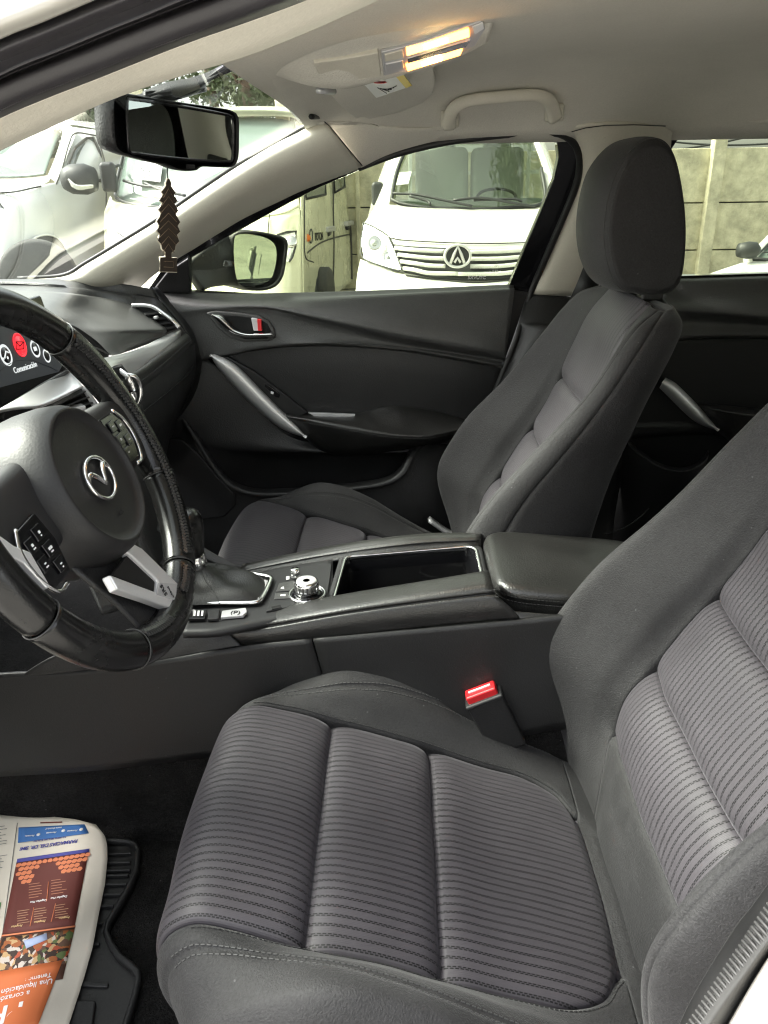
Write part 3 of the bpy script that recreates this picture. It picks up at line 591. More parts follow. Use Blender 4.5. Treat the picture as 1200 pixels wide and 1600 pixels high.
lathe('red_ring', rc, (0, 0, -1), [(.0085, 0), (.0085, .0004), (.0068, .0004), (.0068, 0)], M['red'], lab, n=28)
for k in range(5):
    a, b = at(590+k*4, 137+k*1.0, Z=zl-.0008), at(604+k*4, 146-k*3, Z=zl-.0008)
    tube('printed_line', [a, b], .0005, M['dark'], lab, n=4)

# ------------------------------------------------------------------ front passenger door
door = empty('front_passenger_door', (-.25, .78, .35), 'black trimmed front passenger door with silver pull handle, closed beyond the passenger seat', 'car door', 'doors on the passenger side')
patch('upper_trim', [[(228, 446, .80), (300, 456, .80), (420, 458, .80), (600, 453, .80), (803, 444, .80)], [(230, 455, .785), (300, 463, .782), (420, 464, .782), (600, 459, .782), (803, 450, .782)],
    [(234, 468, .752), (300, 473, .748), (420, 473, .748), (600, 469, .748), (803, 461, .75)], [(240, 490, .742), (300, 484, .738), (405, 479, .732), (490, 494, .716), (620, 520, .708), (740, 540, .710), (765, 545, .713), (791, 551, .720)],
    [(242, 510, .741), (300, 500, .740), (405, 492, .740), (490, 507, .738), (620, 536, .741), (740, 555, .745), (765, 559, .746), (789, 564, .748)],
    [(248, 556, .738), (300, 556, .736), (335, 554, .735), (420, 540, .730), (520, 536, .728), (620, 543, .730), (695, 555, .732), (786, 571, .736)],
    [(248, 562, .748), (300, 562, .748), (335, 560, .748), (420, 545, .745), (520, 541, .745), (620, 548, .745), (695, 560, .748), (785, 576, .75)]], M['dash'], door, nu=6, nv=8)
patch('padded_insert', [[(325, 558, .752), (420, 542, .749), (520, 538, .748), (620, 545, .748), (700, 557, .75), (786, 573, .752)], [(345, 600, .756), (430, 590, .750), (520, 588, .746), (620, 590, .746), (700, 598, .75), (775, 605, .756)],
    [(400, 690, .762), (450, 690, .758), (540, 690, .756), (620, 690, .756), (700, 690, .76), (748, 690, .762)]], M['plastic'], door, nu=8)
ngon('switch_panel', PL([(334, 556), (356, 558), (398, 581), (440, 612), (481, 645), (470, 651), (446, 653), (424, 634), (380, 590)], .738), M['plastic_low'], door, depth=.02, bevel=.003, smooth=True)
ngon('accent_strip', PL([(481, 645), (555, 648), (552, 655), (495, 653)], .735), M['satin'], door, depth=.01, bevel=.001)
sw = ngon('window_switch', PL([(413, 600), (420, 602), (438, 616), (436, 622), (430, 621), (413, 606)], .735), M['gloss'], door, depth=.008, bevel=.0015)
ngon('switch_mark', PL([(423, 611), (428, 613), (427, 616), (423, 615)], .733), M['white'], sw, depth=.001)
up_ = [(328, 554), (340, 555), (370, 571), (410, 611), (440, 641), (462, 662), (479, 683)]; lw_ = [(328, 555), (341, 576), (364, 603), (392, 631), (424, 659), (450, 675), (479, 684)]
patch('pull_handle', [YY(up_, .735), YY(L2(up_, lw_, .12), .705), YY(L2(up_, lw_, .5), .698), YY(L2(up_, lw_, .85), .708), YY(lw_, .74)], M['bright'], door, nu=5)
patch('armrest', [[(440, 645, .752), (500, 648, .752), (560, 645, .752), (600, 634, .752), (630, 634, .752), (670, 640, .752), (733, 656, .752)], [(441, 647, .742), (500, 651, .73), (560, 652, .728), (600, 648, .728), (630, 646, .728), (675, 650, .73), (733, 659, .74)],
    [(443, 648, .715), (500, 655, .688), (560, 664, .676), (610, 672, .670), (640, 674, .668), (675, 674, .672), (733, 664, .70)], [(446, 652, .708), (500, 661, .674), (560, 672, .66), (610, 680, .654), (640, 682, .652), (675, 681, .658), (733, 669, .694)],
    [(456, 662, .715), (500, 674, .682), (560, 687, .670), (610, 692, .668), (640, 691, .668), (675, 688, .672), (733, 674, .705)], [(477, 683, .73), (500, 699, .715), (535, 707, .71), (580, 705, .708), (640, 697, .70), (680, 689, .70), (733, 677, .72)],
    [(478, 686, .755), (500, 704, .755), (535, 712, .755), (580, 710, .755), (640, 702, .755), (680, 694, .755), (733, 682, .755)]], M['leather'], door, nu=5)
for dv in (0, 5): stitches('armrest_stitching', line([(446, 651+dv, .706), (500, 659+dv, .672), (560, 670+dv, .658), (610, 678+dv, .652), (640, 680+dv, .650), (675, 679+dv, .656), (733, 667+dv, .692)], 60), M['thread_dark'], door, up=(0, -1, .4), pitch=.006)
patch('lower_panel', [[(225, 556, .75), (330, 560, .755), (420, 640, .76), (480, 684, .762), (600, 700, .762), (790, 660, .765)], [(225, 640, .74), (275, 640, .722), (345, 690, .735), (440, 705, .745), (600, 708, .745), (760, 700, .75)],
    [(225, 680, .74), (270, 690, .72), (345, 720, .745), (440, 722, .79), (600, 716, .79), (760, 740, .77)], [(225, 800, .74), (280, 800, .72), (345, 800, .76), (440, 800, .80), (600, 800, .80), (760, 820, .78)], [(225, 980, .74), (280, 980, .74), (345, 980, .74), (440, 980, .74), (600, 980, .74), (760, 980, .74)]], M['plastic'], door, nu=8)
lip = [(268, 625), (290, 655), (313, 690), (337, 728), (362, 755), (395, 768), (440, 769), (500, 765), (560, 759), (602, 751), (624, 737), (636, 716), (648, 698), (664, 686)]
lipY = [.745, .725, .705, .690, .680, .675, .672, .670, .670, .672, .680, .695, .720, .745]
lipP = [(u, v, y) for (u, v), y in zip(lip, lipY)]
dn = [(262, 632), (280, 664), (302, 702), (325, 742), (352, 770), (392, 782), (440, 783), (500, 779), (560, 773), (612, 764), (640, 745), (652, 722), (662, 704), (676, 692)]
bt = [(225, 640), (225, 700), (225, 780), (235, 850), (260, 900), (330, 940), (420, 960), (500, 960), (580, 950), (660, 930), (720, 880), (755, 820), (775, 760), (790, 700)]
patch('map_pocket', [[(u, v-6, y+.03) for u, v, y in lipP], lipP, [(u*.55+a*.45, v*.55+b*.45, y-.006) for (u, v, y), (a, b) in zip(lipP, dn)], [(a, b, y+.0) for (u, v, y), (a, b) in zip(lipP, dn)], [(a*.6+c*.4, b*.6+d*.4, y+.004) for (u, v, y), (a, b), (c, d) in zip(lipP, dn, bt)], [(c, d, .735) for c, d in bt]], M['plastic'], door, nu=5, nv=6)
ngon('speaker_grille', PL([(252, 684), (284, 687), (312, 712), (342, 748), (366, 772), (368, 790), (350, 808), (252, 818)], .672), M['plastic_low'], door, depth=.012, bevel=.003, smooth=True)
# inner handle
bz = PL([(322, 489), (336, 486), (370, 489), (402, 493), (419, 501), (428, 514), (431, 526), (420, 533), (380, 534), (357, 527), (338, 511)], .728)
ngon('handle_bezel', bz, M['dash'], door, depth=.02, bevel=.003, smooth=True)
ngon('handle_recess', PL([(330, 491), (370, 493), (402, 497), (418, 506), (425, 520), (418, 530), (382, 530), (360, 522), (342, 508)], .7265), M['dark'], door, depth=.01, bevel=.002)
u1 = [(330, 490), (345, 491), (356, 500), (366, 511), (382, 518), (400, 519), (425, 518)]; l1 = [(330, 492), (340, 505), (352, 517), (364, 524), (382, 528), (400, 528), (426, 527)]
lv, _ = patch('door_lever', [YY(u1, .724), YY(L2(u1, l1, .3), .708), YY(L2(u1, l1, .7), .708), YY(l1, .722)], M['chrome'], door, nu=5, thick=.003)
ngon('lock_tab', PL([(402, 499), (408, 500), (409, 517), (403, 517)], .718), M['red'], door, depth=.012, bevel=.001)
ngon('lock_hub', PL([(392, 497), (402, 498), (404, 517), (396, 517)], .720), M['satin'], door, depth=.01, bevel=.002)
# window frame ring, sail panel, glass
inn = [(295, 455), (295, 404), (345, 375), (400, 345), (450, 317), (500, 292), (565, 264), (620, 242), (700, 223), (790, 211), (835, 207), (856, 211), (871, 224), (873, 245), (866, 278), (845, 330), (820, 388), (795, 448), (600, 456), (400, 461)]
out = [(225, 462), (262, 408), (345, 359), (400, 331), (450, 303), (500, 278), (562, 248), (620, 226), (700, 210), (790, 197), (845, 193), (885, 200), (905, 225), (906, 250), (898, 288), (877, 342), (856, 398), (834, 458), (600, 470), (400, 472)]
def ring(name, i_, o_, mat, parent, depth):
    n = len(i_); V = np.concatenate([i_, o_, i_+np.array([0, depth, 0]), o_+np.array([0, depth, 0])]); F = []
    for k in range(n):
        j = (k+1) % n
        F += [(k, j, n+j, n+k), (2*n+k, 3*n+k, 3*n+j, 2*n+j), (k, 2*n+k, 2*n+j, j), (n+k, n+j, 3*n+j, 3*n+k)]
    return mesh(name, V, F, mat, parent, smooth=False, bevel=.0015)
ring('window_frame', SL(inn, .002), SL(out, .008), M['gloss'], door, .03)
ring('glass_run_seal', SL([(u+(4 if 800 < u else 0)*0, v) for u, v in inn], .0), SL([(u+np.sign(u-600)*(9 if u > 780 else 2), v+(-2 if v < 420 else 2)) for u, v in inn], -.001), M['rubber'], door, .02)
ngon('sail_panel', SL([(236, 458), (262, 425), (294, 404), (297, 458)], .02), M['plastic'], door, depth=.02, bevel=.003, smooth=True)
ngon('window_glass', SL([(290, 462), (288, 400), (400, 340), (565, 258), (700, 217), (835, 202), (860, 206), (877, 224), (878, 248), (850, 335), (800, 452), (600, 462)], -.006), M['glass'], door, depth=.0004)
gt = sp(775, 430, -.004); dx = sp(790, 430, -.004)-gt; dz = sp(775, 420, -.004)-gt
text('etched_marking', '5XVUTC', sp(745, 434, .001), dx, dz, .011, M['white'], door)
text('etched_marking', 'B59 ::', sp(776, 424, .001), dx, dz, .009, M['white'], door)
text('etched_marking', 'M', sp(776, 415, .001), dx, dz, .009, M['white'], door)
# outer mirror
mp = lambda L, Y: PL(L, Y)
hou = [(362, 372), (372, 362), (400, 361), (428, 366), (446, 372), (450, 382), (448, 402), (443, 430), (432, 447), (412, 454), (390, 453), (374, 444), (366, 428), (362, 400)]
G1 = [line([(u, v, .93) for u, v in hou], 40, closed=True)]
c1 = G1[0].mean(0)
G2 = np.array([c1+(G1[0]-c1)*s+np.array([-.01*h*10, .1*h, 0]) for s, h in ((.90, 0.02), (.93, -.03), (1, 0), (1.03, .3), (.98, .8), (.8, 1.2), (.4, 1.5), (.02, 1.55))])
mir = grid('side_mirror', G2, M['plastic'], door, cv=True, flip=True)
gl = [(366, 374), (374, 366), (400, 367), (420, 374), (430, 384), (432, 402), (427, 428), (418, 440), (398, 446), (378, 446), (370, 436), (366, 410)]
ngon('mirror_glass', line([(u, v, .926+.0004*(u-400)) for u, v in gl], 40, closed=True), M['mirror'], mir, depth=.004)
patch('mirror_arm', [[(300, 410, .84), (330, 385, .88), (362, 366, .95), (400, 361, .98)], [(298, 425, .84), (330, 415, .88), (362, 400, .92), (400, 400, .95)], [(320, 452, .84), (335, 448, .88), (366, 446, .93), (400, 453, .96)]], M['plastic'], mir, thick=.02)

# ------------------------------------------------------------------ rear passenger door
rd = empty('rear_passenger_door', (.8, .78, .35), 'black trimmed rear passenger door behind the front passenger headrest, at the right edge', 'car door', 'doors on the passenger side')
patch('upper_trim', [[(1035, 432, .80), (1100, 431, .80), (1200, 428, .80), (1330, 424, .80), (1600, 420, .80)], [(1035, 442, .775), (1100, 440, .772), (1200, 436, .77), (1330, 432, .77), (1600, 428, .77)],
    [(1035, 470, .755), (1100, 466, .752), (1200, 462, .75), (1330, 458, .75), (1600, 452, .75)], [(1035, 482, .742), (1100, 486, .725), (1200, 494, .715), (1330, 505, .71), (1600, 520, .71)],
    [(1035, 500, .75), (1100, 502, .748), (1200, 508, .745), (1330, 520, .745), (1600, 540, .745)], [(1035, 530, .745), (1100, 524, .74), (1200, 524, .738), (1330, 530, .738), (1600, 545, .738)], [(1035, 536, .76), (1100, 530, .758), (1200, 530, .756), (1330, 536, .756), (1600, 552, .756)]], M['dash'], rd)
patch('padded_insert', [[(950, 530, .765), (1100, 528, .76), (1250, 528, .758), (1600, 540, .76)], [(950, 600, .768), (1100, 600, .762), (1250, 600, .758), (1600, 600, .76)], [(950, 690, .772), (1100, 680, .77), (1250, 690, .77), (1600, 700, .77)]], M['plastic_low'], rd)
patch('lower_panel', [[(930, 660, .77), (1100, 660, .765), (1250, 668, .765), (1600, 690, .765)], [(900, 760, .79), (1050, 760, .79), (1250, 770, .79), (1600, 790, .79)], [(850, 1000, .76), (1050, 1000, .76), (1250, 1000, .76), (1600, 1000, .76)]], M['plastic_low'], rd)
u2 = [(1040, 590), (1056, 599), (1076, 618), (1095, 638), (1110, 655), (1123, 672)]; l2 = [(1030, 606), (1046, 622), (1064, 640), (1082, 656), (1100, 666), (1123, 673)]
patch('pull_handle', [YY(u2, .745), YY(L2(u2, l2, .15), .72), YY(L2(u2, l2, .6), .712), YY(l2, .74)], M['bright'], rd, nu=5)
patch('armrest', [[(1092, 630, .765), (1140, 634, .76), (1200, 640, .76), (1350, 650, .76)], [(1094, 634, .735), (1140, 641, .70), (1200, 648, .69), (1350, 660, .69)], [(1098, 640, .73), (1140, 650, .692), (1200, 658, .68), (1350, 672, .68)], [(1115, 664, .74), (1150, 690, .715), (1200, 700, .705), (1350, 720, .70)], [(1115, 668, .77), (1150, 696, .77), (1200, 706, .77), (1350, 726, .77)]], M['leather'], rd)
rl = [(972, 684, .75), (985, 695, .73), (1005, 712, .71), (1030, 728, .70), (1058, 735, .695), (1080, 732, .70), (1098, 720, .72), (1106, 708, .75)]
patch('map_pocket', [[(u, v-5, y+.03) for u, v, y in rl], rl, [(u, v+9, y-.002) for u, v, y in rl], [(u*1.0-20, v+70, y+.03) for u, v, y in rl], [(u-30, v+200, .755) for u, v, y in rl]], M['plastic_low'], rd, nu=5)
tube('lower_trim_line', line([(945, 835, .70), (975, 825, .70), (1000, 808, .70), (1014, 794, .70)], 20), .0016, M['column'], rd, n=6)
o_ = [(1020, 445), (1030, 300), (1040, 228), (1058, 206), (1090, 197), (1200, 197), (1400, 200), (1600, 230), (1700, 445), (1300, 438)]
i_ = [(1036, 432), (1044, 300), (1050, 232), (1064, 211), (1095, 202), (1200, 204), (1400, 208), (1580, 240), (1670, 430), (1300, 424)]
ring('window_frame', SL(i_, .002), SL(o_, .008), M['gloss'], rd, .03)
ngon('window_glass', SL(o_, -.006), M['glass'], rd, depth=.0004)
ro = []

# ------------------------------------------------------------------ rear bench
rb = empty('rear_bench', (1.05, 0, FZ), 'dark cloth rear bench seat mostly hidden behind the front seats', 'car seat')
box('seat_cushion', (1.08, 0, .42), (.5, 1.3, .18), M['cloth'], rb, bevel=.04)
box('seat_back', (1.42, 0, .68), (.16, 1.25, .55), M['cloth'], rb, ax=[(.93, 0, -.36), (0, 1, 0), (.36, 0, .93)], bevel=.05)
for y in (-.36, .36): box('headrest', (1.56, y, 1.0), (.10, .26, .14), M['cloth'], rb, bevel=.03)

# ------------------------------------------------------------------ seat belt and buckle
belt = empty('seat_belt', tuple(sp(915, 370, .03)), 'dark seat belt hanging from the beige pillar beside the passenger headrest', 'seat belt')
bp_ = arc(crs(np.concatenate([SL([(958, 335), (937, 395), (916, 450)], .075), PL([(885, 520, .68), (850, 640, .68), (800, 800, .67)])]), 8), 40)
sweep('webbing', bp_, [(-.0235, -.0008), (.0235, -.0008), (.0235, .0008), (-.0235, .0008)], M['plastic_low'], belt, up=(0, -1, .2))
box('belt_guide', sp(932, 330, .07), (.06, .02, .05), M['plastic'], belt, bevel=.006)
bk = empty('belt_buckle', tuple(at(785, 1110, Y=-.15)), "red-buttoned seat belt buckle standing between the driver's seat and the console", 'buckle')
a, b = at(753, 1084, Y=-.150), at(800, 1175, Y=-.150); d_ = (b-a)/np.linalg.norm(b-a)
sx_ = at(778, 1069, Y=-.150)-at(730, 1083, Y=-.150); sx_ /= np.linalg.norm(sx_); dy_ = np.cross(d_, sx_); dy_ /= np.linalg.norm(dy_); sx2 = np.cross(dy_, d_)
box('housing_rim', a+d_*.006, (.057, .031, .007), M['column'], bk, ax=(sx2, dy_, d_), bevel=.003)
box('housing', a+d_*.052, (.054, .028, .10), M['plastic'], bk, ax=(sx2, dy_, d_), bevel=.005)
box('release_button', a+d_*.006-d_*.005, (.046, .021, .02), M['red'], bk, ax=(sx2, dy_, d_), bevel=.003)
box('button_slot', a-d_*.0095, (.034, .003, .003), M['mirror'] if False else M['white'], bk, ax=(sx2, dy_, d_), bevel=.0006)

# ------------------------------------------------------------------ dashboard
dash = empty('dashboard', (-.75, .1, .6), 'black soft-touch dashboard with silver trim and air vents behind the steering wheel', 'dashboard')
patch('dash_top', [[(-60, 437, .64), (30, 436, .64), (100, 436, .655), (150, 439, .67), (195, 444, .69), (240, 452, .715)], [(-60, 442, 'Z', .985), (30, 443, 'Z', .984), (93, 447, 'Z', .98), (150, 452, .66), (205, 460, .685), (250, 470, .72)],
    [(-60, 449, 'Z', .979), (30, 450, 'Z', .978), (93, 454, 'Z', .975), (150, 460, .64), (205, 470, .665), (260, 487, .715)], [(-60, 520, 'Z', .95), (30, 520, 'Z', .95), (93, 520, 'Z', .94), (150, 520, .60), (205, 520, .62), (262, 520, .70)]], M['dash'], dash, nu=6)
patch('upper_pad', [[(-90, 452, 'Z', .984), (20, 453, 'Z', .984), (90, 456, 'Z', .98), (140, 462, .62), (180, 469, .635), (206, 477, .64)],
    [(-90, 470, 'Z', .990), (20, 474, 'Z', .988), (80, 477, 'Z', .982), (135, 482, .52), (190, 490, .58), (232, 493, .635)],
    [(-90, 484, 'Z', .988), (20, 486, 'Z', .985), (82, 492, 'Z', .978), (140, 503, .38), (200, 508, .49), (254, 509, .615)],
    [(-90, 488, .02), (20, 492, .05), (86, 498, .19), (140, 514, .30), (205, 516, .46), (260, 515, .605)],
    [(-90, 492, .02), (20, 497, .05), (90, 505, .185), (150, 526, .28), (205, 521, .46), (260, 520, .605)],
    [(-90, 510, .02), (20, 515, .05), (98, 525, .185), (160, 545, .235), (200, 541, .42), (258, 524, .605)],
    [(-90, 515, .04), (20, 520, .07), (110, 535, .20), (172, 553, .245), (200, 549, .42), (256, 528, .62)]], M['pad'], dash, nu=7, nv=8, thick=.003)
patch('hood_side', [[(60, 498, .19), (90, 503, .185), (120, 512, .19), (150, 532, .22), (170, 552, .24)], [(60, 560, .20), (90, 570, .20), (120, 580, .21), (150, 590, .23), (170, 600, .25)]], M['plastic'], dash)
# satin strip, leather band, lower dash
patch('satin_strip', [[(110, 566, .12), (157, 560, .20), (175, 556, .24), (215, 545, .38), (256, 525, .60), (282, 513, .665)], [(125, 574, .12), (166, 570, .20), (190, 564, .26), (230, 548, .42), (266, 526, .60), (284, 516, .665)], [(150, 600, .12), (180, 592, .20), (200, 585, .27), (240, 557, .44), (272, 533, .60), (283, 524, .665)], [(150, 606, .13), (182, 596, .22), (202, 588, .28), (241, 560, .45), (272, 536, .61), (283, 528, .67)]], M['bright'], dash, nv=8)
patch('leather_band', [[(150, 602, .11), (202, 585, .255), (243, 557, .43), (275, 532, .59), (290, 520, .665)], [(160, 610, .10), (209, 587, .25), (250, 560, .43), (283, 535, .59), (297, 526, .665)], [(170, 630, .10), (214, 604, .25), (254, 574, .43), (287, 544, .59), (299, 532, .665)], [(172, 640, .11), (216, 610, .26), (256, 580, .44), (288, 550, .60), (300, 537, .675)]], M['leather'], dash, nv=8)
stitches('leather_stitching', line([(170, 626, .095), (213, 600, .245), (253, 570, .425), (286, 541, .585), (298, 530, .66)], 60), M['thread'], dash, up=(1, 0, .6), pitch=.006)
patch('lower_dash', [[(172, 632, .12), (216, 606, .265), (256, 576, .445), (288, 548, .605), (300, 537, .67), (305, 536, .71)], [(180, 660, .11), (222, 640, .25), (262, 610, .43), (290, 585, .59), (303, 568, .665), (307, 560, .71)],
    [(185, 700, .11), (226, 680, .25), (262, 650, .43), (284, 622, .59), (297, 600, .665), (304, 590, .72)], [(190, 760, .14), (228, 720, .28), (255, 690, .45), (268, 668, .60), (276, 650, .68), (284, 640, .73)], [(190, 840, .16), (228, 800, .30), (250, 760, .46), (255, 740, .62), (256, 720, .69), (258, 715, .74)]], M['plastic'], dash, nv=8)
tube('glovebox_gap', line([(222, 645, .243), (262, 613, .423), (290, 588, .583), (302, 572, .655)], 30), .0014, M['dark'], dash, n=6)
patch('dash_end', [[(238, 449, .72), (262, 480, .70), (290, 515, .69), (303, 545, .69), (306, 570, .70), (298, 610, .71), (276, 660, .72), (255, 715, .735)], [(243, 449, .735), (268, 479, .725), (296, 513, .72), (309, 545, .72), (312, 572, .72), (304, 614, .73), (282, 664, .735), (260, 718, .745)],
    [(246, 448, .76), (272, 477, .76), (300, 511, .76), (313, 545, .76), (316, 574, .76), (308, 618, .76), (286, 670, .76), (262, 724, .77)]], M['rubber'], dash)
patch('end_trim', [[(206, 459, .685), (243, 466, .705), (262, 486, .69), (285, 513, .675), (298, 535, .672)], [(205, 477, .66), (238, 479, .66), (262, 497, .655), (284, 513, .66), (299, 538, .68)]], M['dash'], dash, thick=.004)
# passenger end vent
ve = empty('air_vent', (0, 0, 0)); ve.parent = dash; ve.location = -np.array(dash.location)
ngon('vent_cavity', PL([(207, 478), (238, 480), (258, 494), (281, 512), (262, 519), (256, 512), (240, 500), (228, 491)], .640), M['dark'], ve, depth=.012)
for (a, b) in (((222, 484), (246, 500)), ((232, 483), (256, 505)), ((243, 485), (268, 510))):
    pass
for k, (a, b) in enumerate((((226, 491), (250, 487)), ((234, 498), (258, 496)), ((244, 506), (267, 503)), ((254, 513), (274, 509)))):
    p, q2 = P3((*a, .628)), P3((*b, .645)); mid = (p+q2)/2; d = (q2-p); L_ = np.linalg.norm(d); d /= L_; u_ = np.array([.2, 0, 1.]); u_ -= d*(u_@d); u_ /= np.linalg.norm(u_)
    box('vent_slat', mid, (L_, .018, .0035), M['plastic'], ve, ax=(d, np.cross(u_, d), u_), bevel=.001)
box('vent_tab', P3((244, 496, .622)), (.008, .012, .006), M['satin'], ve, bevel=.0015)
sweep('vent_chrome', line([(206, 477, .636), (225, 477, .634), (240, 480, .632), (256, 491, .630), (270, 502, .63), (281, 512, .632)], 30), circ(.0028, 8, .005), M['chrome'], ve)
# centre vents
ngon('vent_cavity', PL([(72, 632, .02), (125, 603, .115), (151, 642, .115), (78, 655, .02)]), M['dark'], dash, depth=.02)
for k, t in enumerate((.18, .42, .66, .88)):
    p = P3((72+6*t+1, 632+23*t, .018)); q2 = P3((125+24*t-1, 603+38*t, .112)); d = q2-p; L_ = np.linalg.norm(d); d /= L_; u_ = np.array([0, 0, 1.]); u_ -= d*(u_@d); u_ /= np.linalg.norm(u_)
    box('vent_slat', (p+q2)/2, (L_, .02, .0022), M['plastic'], dash, ax=(d, np.cross(u_, d), u_), bevel=.0007)
box('vent_tab', P3((121, 637, .07)), (.02, .02, .007), M['satin'], dash, ax=(np.array([.75, .66, 0]), np.array([-.66, .75, 0]), (0, 0, 1)), bevel=.002)
ngon('vent_trim', PL([(125, 604, .105), (134, 608, .105), (156, 640, .105), (149, 645, .105)]), M['satin'], dash, depth=.008, bevel=.001)
sweep('vent_chrome', line([(188, 580, .20), (197, 587, .19), (204, 598, .19), (208, 612, .19), (207, 626, .19), (198, 636, .20)], 30), circ(.003, 8, .006), M['chrome'], dash)
sweep('vent_chrome', line([(197, 586, .19), (211, 589, .195), (219, 603, .20), (219, 622, .20), (212, 634, .20), (204, 630, .20)], 30), circ(.004, 8, .004), M['chrome'], dash)
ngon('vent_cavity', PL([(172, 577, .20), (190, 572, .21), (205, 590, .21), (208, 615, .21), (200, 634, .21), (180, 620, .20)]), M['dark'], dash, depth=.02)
# silver centre strip under the screen
patch('centre_trim', [[(-30, 639, -.06), (20, 614, .02), (60, 596, .07), (108, 578, .13)], [(-30, 645, -.072), (20, 622, .002), (60, 604, .055), (116, 584, .115)], [(-30, 646, -.12), (20, 636, -.045), (66, 628, .005), (128, 601, .07)], [(-30, 652, -.118), (20, 641, -.043), (72, 634, .007), (131, 605, .075)]], M['bright'], dash, thick=.003, nv=6)
patch('centre_lower', [[(-30, 650, -.07), (20, 640, .0), (72, 632, .05), (76, 633, .055)], [(-30, 672, -.08), (10, 668, -.03), (50, 670, .0), (80, 658, .02)], [(-30, 720, -.09), (20, 720, -.04), (60, 720, .0), (90, 700, .03)]], M['gloss'], dash)
patch('centre_stack', [[(75, 652, .03), (110, 650, .07), (150, 640, .115), (215, 630, .22), (225, 640, .26)], [(85, 720, .02), (120, 720, .05), (160, 710, .09), (215, 700, .16), (235, 700, .26)], [(120, 860, -.03), (150, 850, .0), (190, 830, .03), (225, 810, .06), (260, 790, .2)], [(160, 960, -.08), (190, 950, -.06), (220, 920, -.02), (250, 880, .03), (280, 850, .16)]], M['plastic'], dash)
patch('driver_side_dash', [[('p', -.95, -.72, .96), ('p', -.92, -.4, .97), ('p', -.90, -.08, .97)], [('p', -.74, -.72, .93), ('p', -.72, -.4, .95), ('p', -.72, -.14, .92)], [('p', -.70, -.72, .75), ('p', -.72, -.4, .75), ('p', -.72, -.12, .72)], [('p', -.80, -.72, .52), ('p', -.80, -.4, .52), ('p', -.80, -.13, .52)]], M['dash'], dash)
# infotainment screen: leaning plate with a lit picture
pA, pB, pC = at(64, 460, Y=.105), at(108, 578, Y=.105), at(-80, 636, X=None, Y=-.12)
sc_y = np.array([0, 1., 0]); sc_d = pB-pA; sc_n = np.cross(sc_d, sc_y); sc_n /= np.linalg.norm(sc_n)
if sc_n @ (CAM-pA) < 0: sc_n = -sc_n
def scp(u, v, h=0):
    d = CF+CR*(u-600)/FPX-CU*(v-800)/FPX; p0 = pA+sc_n*h
    return CAM+d*(((p0-CAM)@sc_n)/(d@sc_n))
scr = ngon('infotainment_screen', [pA, pB, pB-sc_y*.22, pA-sc_y*.22], M['gloss'], dash, depth=.018, bevel=.004, smooth=True)
patch('screen_surround', [[('p', *scp(109, 577, -.004)), ('p', *scp(60, 593, -.004)), ('p', *scp(-30, 622, -.004))], [('p', *scp(112, 584, -.01)), ('p', *scp(60, 600, -.01)), ('p', *scp(-30, 632, -.01))]], M['plastic'], dash)
scm = emis('screen_glow', (.012, .013, .016), .2); ico = emis('screen_icon', (.5, .52, .52), .16); icr = emis('screen_red', (.8, .02, .03), .22); icd = base('icon_disc', (.02, .02, .022), .3)[0]
ngon('lit_display', [scp(100, 566, .0006), scp(92, 581, .0006), scp(-10, 608, .0006), scp(-30, 500, .0006), scp(60, 500, .0006), scp(72, 510, .0006)], scm, scr, depth=.0004)
su = scp(60, 560, .001)-scp(20, 572, .001); su /= np.linalg.norm(su); sv = np.cross(sc_n, su)
for u, v, m_, r in ((9, 555, ico, .0145), (31, 539, icr, .0165), (55, 545, ico, .0125), (73, 556, ico, .010)):
    c = scp(u, v, .0012); n_ = 30
    lathe('menu_icon', c, sc_n, [(r, 0), (r, .0004), (r*.90, .0004), (r*.90, 0)], ico if m_ is not icr else icr, scr, n=n_)
    lathe('icon_disc', c, sc_n, [(r*.74, 0), (r*.74, .0005), (.0001, .0006)], icr if m_ is icr else icd, scr, n=n_)
text('menu_caption', 'Comunicación', scp(40, 574, .0012), su, sv, .0115, ico, scr)
tube('note_icon', [scp(7, 560, .0018), scp(9, 549, .0018), scp(14, 551, .0018)], .0011, ico, scr, n=6)
for c_ in ((5, 561), (12, 559)): lathe('note_head', scp(*c_, .0018), sc_n, [(.0022, 0), (.0018, .0006)], ico, scr, n=10)
tube('mail_icon', [scp(25, 534, .0022), scp(37, 534, .0022), scp(37, 545, .0022), scp(26, 546, .0022), scp(25, 534, .0022), scp(31, 541, .0022), scp(37, 534, .0022)], .0007, M['dark'], scr, n=5)
box('usb_icon', scp(55, 545, .0018), (.009, .006, .0008), ico, scr, ax=(su, sv, sc_n), bevel=0)
tube('menu_arc', [scp(u, v, .0012) for u, v in ((-10, 590), (5, 575), (25, 563), (50, 562), (75, 572), (92, 580))], .0006, M['column'], scr, n=5)

